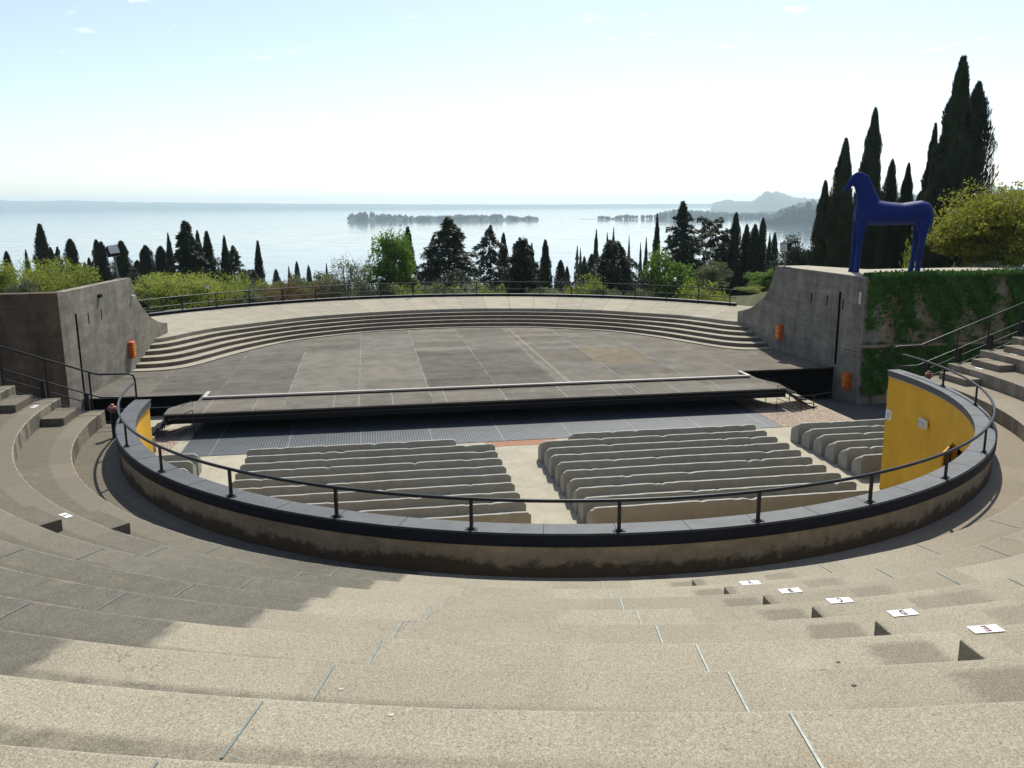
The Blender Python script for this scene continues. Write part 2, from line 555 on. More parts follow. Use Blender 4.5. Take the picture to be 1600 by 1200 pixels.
def leaf_mat(name, ca, cb, trans=0.35, rough=0.6):
    t = NT(name)
    geo = t.n('ShaderNodeNewGeometry')
    oi = t.n('ShaderNodeObjectInfo')
    c = t.mix(geo.outputs['Random Per Island'], ca, cb)
    c = t.mulv(c, t.mapr(t.noise(0.55, 3, 0.6), 0.3, 0.7, 0.72, 1.28))
    c = t.mulv(c, t.mapr(oi.outputs['Random'], 0, 1, 0.86, 1.14))
    t.fin(c, rough, spec=0.25)
    tr = t.n('ShaderNodeBsdfTranslucent')
    t.l(c, tr.inputs[0])
    ms = t.n('ShaderNodeMixShader')
    ms.inputs[0].default_value = trans
    t.l(t.b.outputs[0], ms.inputs[1])
    t.l(tr.outputs[0], ms.inputs[2])
    t.l(ms.outputs[0], t.out.inputs[0])
    return t.m


M = {}
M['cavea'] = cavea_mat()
M['concrete'] = board_mat('board marked concrete')
M['concrete_l'] = board_mat('lighter board marked concrete', (0.25, 0.228, 0.182))
M['concrete_brown'] = board_mat('brown stained concrete', (0.115, 0.085, 0.055))
M['ivy_wall'] = board_mat('tan weathered concrete', (0.31, 0.235, 0.155))
M['parapet'] = parapet_mat()
M['coping'] = plain('slate grey coping', (0.076, 0.079, 0.083), 0.6, var=0.25, scale=3.0, spec=0.35)
M['fascia'] = plain('dark coping edge', (0.014, 0.016, 0.024), 0.6, spec=0.12)
M['fascia_in'] = plain('grey coping edge', (0.06, 0.062, 0.07), 0.55)
M['yellow'] = yellow_mat()
M['door'] = plain('dark yellow door paint', (0.40, 0.20, 0.012), 0.6, var=0.1)
M['black'] = plain('black paint', (0.012, 0.012, 0.013), 0.42, var=0.1)
M['rail'] = plain('black rail paint', (0.013, 0.014, 0.017), 0.42, var=0.1, spec=0.3)
M['void'] = plain('black stage skirt', (0.004, 0.004, 0.005), 0.9, spec=0.0)
M['stage'] = stage_mat()
M['stage_edge'] = plain('dark stage edge', (0.009, 0.010, 0.012), 0.7, spec=0.1)
M['ledge'] = plain('pale metal strip', (0.42, 0.39, 0.34), 0.5, var=0.15)
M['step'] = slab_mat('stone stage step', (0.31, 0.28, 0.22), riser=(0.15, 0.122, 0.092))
M['terrace'] = slab_mat('pale terrace slabs', (0.30, 0.268, 0.205), pitch_deg=3.1)
M['floor'] = slab_mat('worn orchestra floor', (0.36, 0.325, 0.25))
M['terracotta'] = plain('terracotta strip', (0.28, 0.13, 0.065), 0.85)
M['dark_floor'] = slab_mat('dark passage paving', (0.095, 0.085, 0.078))
M['grating'] = grating_mat()
M['cobble'] = cobble_mat()
M['fabric'] = fabric_mat()
M['white'] = plain('white plate', (0.72, 0.72, 0.70), 0.5, var=0.05)
M['ink'] = plain('dark letter', (0.05, 0.05, 0.07), 0.6)
M['maroon'] = plain('maroon letter', (0.26, 0.12, 0.13), 0.6)
M['zinc'] = plain('zinc joint strip', (0.17, 0.20, 0.19), 0.5, metal=0.3, var=0.3, scale=12)
M['red_box'] = plain('orange red hose box', (0.52, 0.10, 0.012), 0.5, var=0.2)
M['yel_mark'] = plain('yellow box lettering', (0.75, 0.42, 0.02), 0.5)
M['dome'] = plain('faded red cover', (0.30, 0.10, 0.085), 0.22)
M['horse'] = plain('cobalt blue lacquer', (0.002, 0.0145, 0.122), 0.55, var=0.22, scale=2.5, spec=0.15)
M['lamp_metal'] = plain('grey lamp metal', (0.16, 0.155, 0.145), 0.5)
M['glass'] = plain('lamp glass', (0.45, 0.47, 0.47), 0.12)
M['bark'] = plain('tree bark', (0.07, 0.052, 0.04), 0.9, var=0.35, scale=8)
M['bark_pale'] = plain('pale bark', (0.14, 0.12, 0.10), 0.9, var=0.3, scale=8)
M['earth'] = plain('grassy slope', (0.10, 0.105, 0.045), 0.95, var=0.4, scale=0.4)
M['gravel'] = plain('pale gravel', (0.30, 0.28, 0.24), 0.95, var=0.2, scale=2)
M['L_cypress'] = leaf_mat('cypress foliage', (0.022, 0.034, 0.015), (0.036, 0.048, 0.020), 0.12)
M['L_cedar'] = leaf_mat('cedar foliage', (0.030, 0.046, 0.024), (0.052, 0.068, 0.036), 0.15)
M['L_light'] = leaf_mat('spring green foliage', (0.21, 0.26, 0.035), (0.30, 0.33, 0.06), 0.5)
M['L_green'] = leaf_mat('fresh green foliage', (0.10, 0.19, 0.022), (0.16, 0.27, 0.04), 0.5)
M['L_yellow'] = leaf_mat('yellow green foliage', (0.20, 0.215, 0.022), (0.29, 0.29, 0.04), 0.45)
M['L_olive'] = leaf_mat('olive foliage', (0.13, 0.16, 0.06), (0.19, 0.21, 0.10), 0.35)
M['L_red'] = leaf_mat('reddish young foliage', (0.20, 0.11, 0.045), (0.17, 0.15, 0.06), 0.4)
M['L_blossom'] = leaf_mat('pale blossom', (0.38, 0.40, 0.24), (0.26, 0.30, 0.13), 0.4)
M['L_dark'] = leaf_mat('dark broad foliage', (0.030, 0.042, 0.022), (0.05, 0.06, 0.032), 0.15)
M['L_ivy'] = leaf_mat('ivy leaves', (0.032, 0.098, 0.010), (0.08, 0.19, 0.022), 0.32, 0.5)
M['far_wood'] = plain('far woodland', (0.016, 0.026, 0.020), 0.95, var=0.5, scale=0.012)
M['rock'] = plain('far rock and wood', (0.07, 0.08, 0.05), 0.95, var=0.4, scale=0.004)

# ------------------------------------------------------------------ ground, lake, far shores
LAKE_Z = -70.0


def terr(s, t):
    s, t = EYE.x + (s - EYE.x) / KS, EYE.y + (t - EYE.y) / KS
    z = terr0(s, t)
    return max(EYE.z - (EYE.z - z) * KS, LAKE_Z - 6)


def terr0(s, t):
    th = math.hypot(s + 0.8, t - 16.3)
    back = 1.3 - 0.185 * max(0.0, th - 27.0)
    if t < 12.75: return -0.25
    if t > 16.3 and th < 26.9: return -0.35
    if t <= 24.0 and abs(s) < 19.25: return -0.35
    z = back if t > 16.3 else 1.3
    if abs(s) >= 19.25:
        z0 = 5.4 if s > 0 else 4.6
        side = z0 - (0.50 if s > 0 else 0.12) * max(0.0, t - 21.0) if s < 26 else z0 - 0.16 * max(0.0, t - 24.0)
        z = max(z, side)
    return max(z, LAKE_Z - 6)


def build_ground():
    ss = [-700, -500, -380, -300, -240, -190, -150, -120, -95, -76, -62, -52, -44, -38, -33, -29, -26, -24, -22, -20.5, -19.3, -19.2]
    ss = ss + list(np.linspace(-18, 18, 19)) + [-q for q in reversed(ss)]
    ts = [-60, -40, -28, 0, 6, 12.7, 12.8, 14, 16, 18, 20, 22, 24, 26, 28, 30, 32, 34, 36, 38, 40, 42, 43.2, 45, 48, 52, 58, 66, 76, 90, 108, 130, 156, 190, 230, 280, 340, 410, 500, 620]
    ss = [EYE.x + (q - EYE.x) * KS for q in ss]
    ts = [EYE.y + (q - EYE.y) * KS for q in ts]
    vs = [(s, t, terr(s, t) + (random.uniform(-.15, .15) if t > 45 else 0)) for t in ts for s in ss]
    n = len(ss)
    fs = [(j * n + i, j * n + i + 1, (j + 1) * n + i + 1, (j + 1) * n + i) for j in range(len(ts) - 1) for i in range(n - 1)]
    o = MB().add(vs, fs).build('ground', M['earth'], smooth=False)
    tag(o, kind='structure')


build_ground()


def build_lake():
    t = NT('lake water')
    n = t.noise(0.012, 5, 0.6, stretch=(1.0, 3.0, 1.0))
    n2 = t.noise(0.12, 4, 0.6, stretch=(1.0, 2.2, 1.0))
    t.bump(t.math('ADD', n2, t.math('MULTIPLY', n, 0.6)), 0.03, 1.0)
    m = t.fin((0.075, 0.098, 0.098), t.mapr(n, 0.4, 0.6, 0.05, 0.12), spec=0.85)
    nn = 96
    vs = [(0, 5000, LAKE_Z)] + [(15200 * math.sin(2 * PI * i / nn), 0 + 15200 * math.cos(2 * PI * i / nn), LAKE_Z) for i in range(nn)]
    o = MB().add(vs, [(0, 1 + i, 1 + (i + 1) % nn) for i in range(nn)]).build('lake', m)
    tag(o, kind='structure')


build_lake()


def far_ridge(name, prof, F, depth, mat, rough=0.12, n=90, rows=9, steps=None):
    """A ridge of land at distance F: prof = (u, v_top) of its skyline; base in the lake."""
    us = np.linspace(prof[0][0], prof[-1][0], n)
    vt = np.interp(us, [p[0] for p in prof], [p[1] for p in prof])
    rg = np.random.default_rng(int(F) + n)
    vs = []
    for j in range(rows):
        q = j / (rows - 1)                       # 0 shore in front, 1 shore behind
        sh = math.sin(PI * min(1.0, q * 1.0)) ** 0.6 if 0 < q < 1 else 0.0
        Fj = F + depth * (q - 0.5)
        for i in range(n):
            top = at(us[i], vt[i], F)
            p = at(us[i], vt[i], Fj)
            h = max(0.5, top.z - LAKE_Z)
            z = LAKE_Z - 1 + (h + 1) * sh * (1 + (rough * rg.normal() if 0 < q < 1 else 0))
            vs.append((p.x, p.y, z))
    fs = [(j * n + i, j * n + i + 1, (j + 1) * n + i + 1, (j + 1) * n + i) for j in range(rows - 1) for i in range(n - 1)]
    return tag(MB().add(vs, fs).build(name, mat, smooth=True), kind='structure')


far_ridge('far_shore', [(-200, 316), (-60, 313), (0, 312.5), (50, 315), (110, 312.5), (190, 315.5), (300, 316.5), (450, 318), (620, 319), (800, 319.5), (1000, 319), (1300, 317), (1800, 312)], 13300, 900, M['rock'], 0.03, 140)
far_ridge('mountain', [(1110, 327), (1114, 317), (1122, 315.5), (1132, 312), (1150, 314), (1176, 315), (1183, 309), (1192, 302.5), (1199, 299), (1215, 301), (1235, 306.5), (1252, 309.5), (1280, 311), (1340, 316), (1460, 322), (1560, 326)], 8200, 1100, M['rock'], 0.05, 120)
far_ridge('headland', [(1022, 337.5), (1030, 333), (1045, 329.5), (1062, 328), (1090, 330), (1130, 332), (1165, 333), (1210, 331), (1280, 326), (1400, 322)], 4420, 380, M['far_wood'], 0.10, 120)
far_ridge('wooded_hill', [(1196, 342), (1206, 336), (1222, 327), (1240, 321), (1262, 316), (1300, 312), (1380, 306), (1500, 300), (1640, 296)], 3300, 500, M['far_wood'], 0.10, 110)
far_ridge('island', [(545, 340.5), (552, 339), (640, 339.5), (760, 340), (842, 341)], 4150, 130, M['far_wood'], 0.05, 60, 7)


def clump_wood(name, spots, F, seed):
    """Far woodland that reads as one mass: many small uneven crowns."""
    rg = np.random.default_rng(seed)
    mb = MB()
    bm = bmesh.new()
    bmesh.ops.create_icosphere(bm, subdivisions=1, radius=1.0)
    base_v = [tuple(v.co) for v in bm.verts]
    base_f = [tuple(v.index for v in f.verts) for f in bm.faces]
    bm.free()
    for (u, v0, v1, w) in spots:
        Fj = F + rg.uniform(-60, 40)
        p0, p1 = at(u, v0, Fj), at(u, v1, Fj)
        h = max(3.0, p1.z - LAKE_Z)
        rad = w * F / FPX
        vs = []
        for b in base_v:
            k = 1 + rg.uniform(-.25, .25)
            vs.append((p0.x + b[0] * rad * k, p0.y + b[1] * rad * k, LAKE_Z + h * (0.5 + 0.5 * b[2] * k)))
        mb.add(vs, base_f)
    return tag(mb.build(name, M['far_wood'], fix=False), kind='stuff')


def wood_spots(prof, vb, n, w0, w1, seed, jit=2.0):
    rg = np.random.default_rng(seed)
    out = []
    for i in range(n):
        u = rg.uniform(prof[0][0], prof[-1][0])
        vt = np.interp(u, [p[0] for p in prof], [p[1] for p in prof])
        b = vb if np.isscalar(vb) else np.interp(u, [p[0] for p in vb], [p[1] for p in vb])
        out.append((u, b, b + (vt - b) * rg.uniform(0.76, 1.0), rg.uniform(w0, w1)))
    return out


isl = [(547, 336), (551, 332), (565, 330), (580, 328), (590, 333), (620, 334.5), (680, 336.5), (720, 334.5), (760, 335.5), (775, 333.5), (800, 336), (815, 339), (825, 336.5), (838, 338)]
tag(clump_wood('island_wood', wood_spots(isl, 342.5, 170, 2.0, 5.5, 3), 4150, 5), 'blue hazy wooded island lying out on the lake', 'woodland')
spit = [(932, 339), (940, 336), (950, 337), (958, 340), (966, 336), (978, 334.5), (1000, 335.5), (1022, 334)]
tag(clump_wood('spit_wood', wood_spots(spit, 341, 44, 1.4, 3.6, 4), 4250, 6), 'thin broken line of trees on the low spit', 'woodland')
hd = [(1022, 335), (1040, 329), (1062, 326), (1100, 330), (1160, 332), (1200, 331)]
tag(clump_wood('headland_wood', wood_spots(hd, 340.5, 110, 2.5, 6.0, 8), 4260, 9), 'rounded woodland along the headland shore', 'woodland')
hl = [(1200, 340), (1222, 326), (1240, 320), (1262, 315), (1300, 312), (1330, 310)]
tag(clump_wood('hill_wood', wood_spots(hl, [(1200, 345), (1240, 349), (1330, 352)], 120, 4.0, 10.0, 12), 3130, 14), 'green wooded hill reaching down to the lake', 'woodland')
sp = MB()
for i in range(24):
    pass
spp = [at(u, 341.5, 4250) for u in np.linspace(905, 1030, 10)]
sp.add([(p.x, p.y + d, LAKE_Z + (0.9 if d == 0 else 0.2)) for d in (-25, 0, 25) for p in spp],
       [(j * 10 + i, j * 10 + i + 1, (j + 1) * 10 + i + 1, (j + 1) * 10 + i) for j in range(2) for i in range(9)])
tag(sp.build('low_spit', M['far_wood']), kind='structure')

for (u, v, L, lab) in ((532, 341.5, 9, 'tiny boat on the lake off the left end of the island'), (878, 346.5, 8, 'tiny boat on open water right of the island'), (60, 327.3, 22, 'small boat far out near the left edge of the lake')):
    p = at(u, v, 80 * FPX / max(6, (v - 317.0)))
    p.z = LAKE_Z
    b = empty('boat', p, lab, 'boat', rz=random.uniform(0, 3))
    h = MB()
    hull = [(-L * .5, -L * .14), (L * .25, -L * .14), (L * .5, 0), (L * .25, L * .14), (-L * .5, L * .14)]
    h.prism(hull, -0.3, 1.1)
    h.build('hull', M['white'], b)
    MB().box(-L * .25, L * .1, -L * .09, L * .09, 1.12, 2.6).build('cabin', M['white'], b)

# ------------------------------------------------------------------ orchestra floor
fl = MB()
fl.box(-16.4, 16.4, -13.2, 16.6, -0.95, 0.0)
o = fl.build('orchestra_floor', M['floor'])
tag(o, kind='structure')
tag(MB().box(16.42, 36, -0.5, 16.0, -0.64, -0.60).build('passage_paving', M['dark_floor']), kind='structure')
tag(MB().box(-36, -16.42, -0.5, 16.0, -0.64, -0.60).build('passage_paving', M['dark_floor']), kind='structure')
tag(MB().box(12.65, 16.3, 8.75, 13.4, 0.008, 0.012).build('cobbled_paving', M['cobble']), kind='structure')
tag(MB().box(-16.3, -13.7, 8.7, 13.4, 0.008, 0.012).build('cobbled_paving', M['cobble']), kind='structure')
g = MB()
g.box(-13.2, 12.6, 8.75, 15.0, 0.010, 0.020)
tag(g.build('floor_grating', M['grating']), 'dark blue grey steel grating along the foot of the stage', 'grating')
tag(MB().prism([(-0.6, 8.0), (1.9, 8.0), (2.2, 8.72), (-0.9, 8.72)], 0.004, 0.009).build('paving_strip', M['terracotta']), kind='structure')

# ------------------------------------------------------------------ seating (cavea)
TIER_D, TIER_H = 1.2, 0.433
ZK = lambda k: 3.826 + (8 - k) * TIER_H
RK = lambda k: 13.443 + (8 - k) * TIER_D
T_END = 0.9
cav = empty('amphitheatre_seating', (0, 0, 0), 'broad curved tiers of rough tan concrete seating in the foreground', 'seating')


def half_angle(R): return 90 + math.degrees(math.asin(T_END / R))


def tier_mesh(R0, R1, z, drop, n=150):
    prof = [(R0, z - drop), (R0, z - 0.022), (R0 + 0.006, z - 0.008), (R0 + 0.022, z), (R1, z), (R1, z - drop)]
    mb = MB()
    vs, m = [], len(prof)
    wob = [random.uniform(-.006, .006) for _ in range(n + 1)]
    for i in range(n + 1):
        for j, (r, zz) in enumerate(prof):
            h = half_angle(r)
            a = R_(-h + 2 * h * i / n)
            rr = r + (wob[i] if j in (1, 2, 3) else 0)
            vs.append((rr * math.sin(a), -rr * math.cos(a), zz))
    fs = [(i * m + j, i * m + (j + 1) % m, (i + 1) * m + (j + 1) % m, (i + 1) * m + j) for i in range(n) for j in range(m)]
    fs += [tuple(reversed(range(m))), tuple(range(n * m, (n + 1) * m))]
    return mb.add(vs, fs)


for k in range(8, -5, -1):
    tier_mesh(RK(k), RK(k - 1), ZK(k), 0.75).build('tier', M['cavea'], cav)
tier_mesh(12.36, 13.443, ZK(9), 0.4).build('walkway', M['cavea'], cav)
# stepped end walls under the tiers
for sg in (-1, 1):
    poly = [(12.1, 0.0)]
    zs = [(12.4, 13.443, ZK(9) - 0.25)] + [(RK(k), RK(k - 1), ZK(k) - 0.5) for k in range(8, -5, -1)]
    pts = [(zs[0][0], 0.0)]
    for (a, b, z) in zs: pts += [(a, z), (b, z)]
    pts += [(zs[-1][1], 0.0)]
    n = len(pts)
    vs = [(sg * p[0], y, p[1]) for y in (0.5, 0.86) for p in pts]
    fs = [tuple(range(n)), tuple(range(n, 2 * n))] + [(i, (i + 1) % n, n + (i + 1) % n, n + i) for i in range(n)]
    MB().add(vs, fs).build('end_wall', M['concrete'], cav)


def arc_block(R0, R1, a0, a1, z0, z1, n=6):
    mb = MB()
    rail = arc_rail(a0, a1, n)
    return mb.sweep([(R0, z0), (R0, z1), (R1, z1), (R1, z0)], rail)


# half-height aisle steps against each riser
for k in range(8, -4, -1):
    for ac in (0.0, -48.2, 48.2):
        Rm = RK(k) + 0.85
        hw = math.degrees(0.60 / Rm)
        arc_block(RK(k) + 0.54, RK(k - 1) - 0.004, ac - hw, ac + hw, ZK(k) - 0.05, ZK(k) + TIER_H / 2).build('aisle_step', M['cavea'], cav, bevel=0.012)
    for sg in (-1, 1):
        x0, x1 = RK(k) + 0.56, RK(k - 1) - 0.004
        y0, y1 = -0.85, 0.50
        Z0, Z1 = ZK(k) - 0.05, ZK(k) + TIER_H / 2
        # follow the riser behind: outer side on the circle
        ro = RK(k - 1) - 0.01
        xa, xb = math.sqrt(ro * ro - y0 * y0), math.sqrt(ro * ro - y1 * y1)
        poly = [(sg * x0, y0), (sg * xa, y0), (sg * xb, y1), (sg * x0, y1)]
        if sg < 0: poly.reverse()
        MB().prism(poly, Z0, Z1).build('aisle_step', M['cavea'], cav, bevel=0.012)
# zinc strips in the joints between slabs
for k in range(8, -2, -1):
    for a in (-37.4, -26.9, -16.45, -7.9 if k < 4 else -8.1, 8.4, 17.6, 27.5):
        if a in (-37.4, 17.6, 27.5) and k in (2, 0): continue
        aa = a + random.uniform(-.25, .25)
        d = pol(1, aa)
        c = d * (RK(k) + 0.33) + Vector((0, 0, ZK(k) + 0.004))
        tn = Vector((-d.y, d.x, 0))
        mb = MB()
        mb.obox(c, d * 0.28, tn * 0.008, (0, 0, 0.005))
        mb.build('joint_strip', M['zinc'], cav)


def letter(mb, ch, c, right, up, h):
    """Strokes of one capital in the plane right/up, centred on c."""
    S = {'A': [((-.5, -1), (0, 1)), ((0, 1), (.5, -1)), ((-.25, -.2), (.25, -.2))],
         'B': [((-.45, -1), (-.45, 1)), ((-.45, 1), (.3, .8)), ((.3, .8), (.3, .15)), ((.3, .15), (-.45, 0)), ((.3, .1), (.42, -.4)), ((.42, -.4), (.25, -1)), ((.25, -1), (-.45, -1))],
         'C': [((.45, .7), (0, 1)), ((0, 1), (-.45, .6)), ((-.45, .6), (-.45, -.6)), ((-.45, -.6), (0, -1)), ((0, -1), (.45, -.7))],
         'D': [((-.45, -1), (-.45, 1)), ((-.45, 1), (.15, .9)), ((.15, .9), (.45, .4)), ((.45, .4), (.45, -.4)), ((.45, -.4), (.15, -.9)), ((.15, -.9), (-.45, -1))],
         'E': [((-.4, -1), (-.4, 1)), ((-.4, .93), (.45, .93)), ((-.4, 0), (.3, 0)), ((-.4, -.93), (.45, -.93))],
         'U': [((-.4, 1), (-.4, -.6)), ((-.4, -.6), (0, -1)), ((0, -1), (.4, -.6)), ((.4, -.6), (.4, 1))]}
    nrm = Vector(right).cross(Vector(up))
    for a, b in S[ch]:
        pa = Vector(c) + (Vector(right) * a[0] + Vector(up) * a[1]) * h / 2
        pb = Vector(c) + (Vector(right) * b[0] + Vector(up) * b[1]) * h / 2
        d = (pb - pa)
        L = d.length
        d.normalize()
        mb.obox((pa + pb) / 2, d * (L / 2 + 0.009), nrm.cross(d) * 0.0095, nrm * 0.0015)


def row_plate(k, ang, rfrac, ch, mat, lab):
    d = pol(1, ang)
    c = d * (RK(k) + rfrac) + Vector((0, 0, ZK(k) + 0.004))
    tn = Vector((-d.y, d.x, 0))
    e = empty('row_plate', c, lab, 'letter plate', 'white letter plates on the seating tiers')
    mb = MB()
    jt = random.uniform(-.05, .05)
    tn2 = (tn + d * jt).normalized()
    d2 = Vector((-tn2.y, tn2.x, 0))
    mb.obox((0, 0, 0.003), tn2 * 0.150, d2 * 0.066, (0, 0, 0.003))
    mb.build('plate', M['white'], e)
    lm = MB()
    letter(lm, ch, (0, 0, 0.0085), -tn2, d2, 0.085)
    lm.build('letter', mat, e)


for k, ch, mt, lab in ((3, 'E', 'maroon', 'nearest white plate on the right aisle, with maroon letter E'), (4, 'D', 'maroon', 'white plate with letter D on the tier below plate E'),
                       (5, 'C', 'maroon', 'white plate with letter C between plates D and B on the right aisle'), (6, 'B', 'maroon', 'white plate with letter B on the middle aisle below plate C'),
                       (7, 'A', 'maroon', 'farthest white plate on the middle aisle, nearest the parapet')):
    row_plate(k, 0.15, 0.06, ch, M[mt], lab)
row_plate(7, -48.7, 0.16, 'A', M['ink'], 'white plate with dark letter A beside the step notch at left')
row_plate(7, -89.3, 0.32, 'A', M['ink'], 'white plate at the left end of the second tier by the stair rail')
row_plate(7, 89.3, 0.34, 'A', M['ink'], 'white plate at the right end of the seating, lower of two there')
row_plate(6, 89.6, 0.50, 'B', M['ink'], 'white plate at the right end of the seating, upper of two there')
for i, (k, a, r, lab) in enumerate(((2, -15.91, 0.37, 'small pale pebble lying on the tan concrete seat'), (1, -14.28, 0.11, 'white flattened chewing gum spot on the front tier'),
                                    (3, -4.59, 0.42, 'dark pine cone scrap on the seat left of plate E, farther of two bits'), (2, -5.71, 0.27, 'dark dry leaf on the front seat below the pine cone scrap'))):
    p = pol(RK(k) + r, a, ZK(k))
    bm = bmesh.new()
    bmesh.ops.create_icosphere(bm, subdivisions=2, radius=0.02)
    for v in bm.verts: v.co = Vector((v.co.x * (1 + random.uniform(-.3, .3)), v.co.y * 0.7, v.co.z * 0.14 + 0.003))
    me = bpy.data.meshes.new('litter')
    bm.to_mesh(me); bm.free()
    me.materials.append(M['ledge'] if i < 2 else M['bark'])
    o = bpy.data.objects.new(('pebble', 'gum_spot', 'cone_scrap', 'dry_leaf')[i], me)
    COL.objects.link(o)
    o.location = p
    tag(o, lab, ('pebble', 'gum spot', 'cone scrap', 'leaf')[i])

# ------------------------------------------------------------------ parapet wall round the orchestra
PA = 91.6
ZC = 9.87 - 5.645                                   # top of the coping
par = empty('parapet_wall', (0, 0, 0), 'curved concrete parapet with dark coping, yellow on its inner face', 'wall')
doors = [(61.8, 68.5), ]
mb = MB(); mb.sweep([(12.20, 0), (12.20, ZC - 0.16), (12.365, ZC - 0.16), (12.365, 0)], arc_rail(-PA, PA, 130)); mb.build('wall_body', M['parapet'], par)
# yellow inner skin with a doorway
DA0, DA1, DH = 61.9, 70.2, 2.93
for a0, a1, z0, z1 in ((-PA, DA0, 0, ZC - 0.19), (DA1, PA, 0, ZC - 0.19), (DA0, DA1, DH, ZC - 0.19)):
    mb = MB(); mb.sweep([(12.0, z0), (12.0, z1), (12.198, z1), (12.198, z0)], arc_rail(a0, a1, max(6, int((a1 - a0)))))
    mb.build('inner_face', M['yellow'], par)
mb = MB(); mb.sweep([(12.180, 0.0), (12.180, DH), (12.196, DH), (12.196, 0.0)], arc_rail(DA0 + 0.05, DA1 - 0.05, 6)); mb.build('doorway_back', M['void'], par)
# end caps in yellow
# door leaf half open towards the orchestra
hp = pol(12.0, DA1)
dv = (pol(1, 55) * -1).normalized()
dirv = Vector((-0.93, 0.36, 0)).normalized()
tang = pol(1, DA1 - 90)                               # along the wall towards lower angles
leafd = (tang * 0.80 + pol(-1, DA1) * 0.42).normalized()
mb = MB(); nrm = Vector((-leafd.y, leafd.x, 0))
mb.obox(hp + leafd * 0.55 + Vector((0, 0, 1.44)), leafd * 0.55, nrm * 0.025, (0, 0, 1.43))
dr = mb.build('door', M['door'], par)
mb = MB(); mb.obox(hp + leafd * 1.0 + nrm * -0.05 + Vector((0, 0, 1.05)), leafd * 0.06, nrm * 0.02, (0, 0, 0.02)); mb.build('handle', M['black'], dr)
mb = MB(); mb.sweep([(11.93, ZC - 0.02), (11.93, ZC), (12.40, ZC), (12.40, ZC - 0.02)], arc_rail(-PA - .1, PA + .1, 150)); mb.build('coping', M['coping'], par)
mb = MB(); mb.sweep([(12.36, ZC - 0.245), (12.36, ZC - 0.022), (12.425, ZC - 0.022), (12.425, ZC - 0.245)], arc_rail(-PA, PA, 150)); mb.build('outer_edge', M['fascia'], par)
mb = MB(); mb.sweep([(11.945, ZC - 0.20), (11.945, ZC - 0.022), (12.0, ZC - 0.022), (12.0, ZC - 0.20)], arc_rail(-PA, PA, 150)); mb.build('inner_edge', M['fascia_in'], par)
mb = MB(); mb.sweep([(11.97, ZC - 0.235), (11.97, ZC - 0.202), (12.0, ZC - 0.202), (12.0, ZC - 0.235)], arc_rail(-PA, PA, 150)); mb.build('drip_edge', M['ledge'], par)
# coping joints
for i in range(-15, 16):
    a = 6.05 * i
    mb = MB(); d = pol(1, a); tn = Vector((-d.y, d.x, 0))
    mb.obox(d * 12.165 + Vector((0, 0, ZC + 0.0015)), d * 0.234, tn * 0.006, (0, 0, 0.0015)); mb.build('coping_joint', M['fascia'], par)

# rail on the coping
prl = empty('parapet_railing', (0, 0, ZC), 'black curved handrail on short posts along the parapet coping', 'railing')
RP = 12.30
for i in range(-7, 9):
    a = -8.6 - 9.45 + 12.12 * i
    if abs(a) > 88: continue
    p = pol(RP, a)
    d = pol(1, a)
    tn = Vector((-d.y, d.x, 0))
    mb = MB()
    mb.obox(p + Vector((0, 0, 0.275)), d * 0.022, tn * 0.030, (0, 0, 0.270))
    po = mb.build('post', M['rail'], prl)
    mb = MB(); mb.obox(p + Vector((0, 0, 0.008)), d * 0.055, tn * 0.105, (0, 0, 0.008)); mb.build('base_plate', M['rail'], po)
    mb = MB(); mb.obox(p + Vector((0, 0, 0.030)), d * 0.035, tn * 0.06, (0, 0, 0.012)); mb.build('foot_bracket', M['rail'], po)
mb = MB(); mb.tube([pol(RP, a, 0.565) for a in np.linspace(-90.5, 90.5, 160)], 0.033, 10); mb.build('handrail', M['rail'], prl, smooth=True)

# wall lamp and small sign on the yellow face
e = empty('wall_lamp', pol(12.0, 79.9, 2.96), 'white rectangular lamp mounted on the yellow wall', 'lamp')
d = pol(-1, 79.9); tn = Vector((-d.y, d.x, 0))
mb = MB(); mb.obox(d * 0.10, d * 0.05, tn * 0.24, (0, 0, 0.14)); mb.build('housing', M['white'], e, bevel=0.02)
mb = MB(); mb.obox(d * 0.16, d * 0.008, tn * 0.20, (0, 0, 0.105)); mb.build('lens', M['glass'], e)
mb = MB(); mb.obox(d * 0.03, d * 0.03, tn * 0.06, (0, 0, 0.06)); mb.build('bracket', M['lamp_metal'], e)
mb = MB(); mb.tube([tn * -0.24 + d * 0.1, tn * -0.36 + d * 0.06 + Vector((0, 0, -0.03)), tn * -0.40 + d * 0.01], 0.012, 6); mb.build('cable', M['rail'], e)
e = empty('letter_sign', pol(12.0, 90.7, 2.70), 'small white sign with a dark U on the yellow wall corner', 'sign')
d = pol(-1, 90.7); tn = Vector((-d.y, d.x, 0))
mb = MB(); mb.obox(d * 0.012, d * 0.010, tn * 0.16, (0, 0, 0.17)); mb.build('plate', M['white'], e)
mb = MB(); letter(mb, 'U', d * 0.026, tn, (0, 0, 1), 0.2)
mb.build('letter', M['ink'], e)
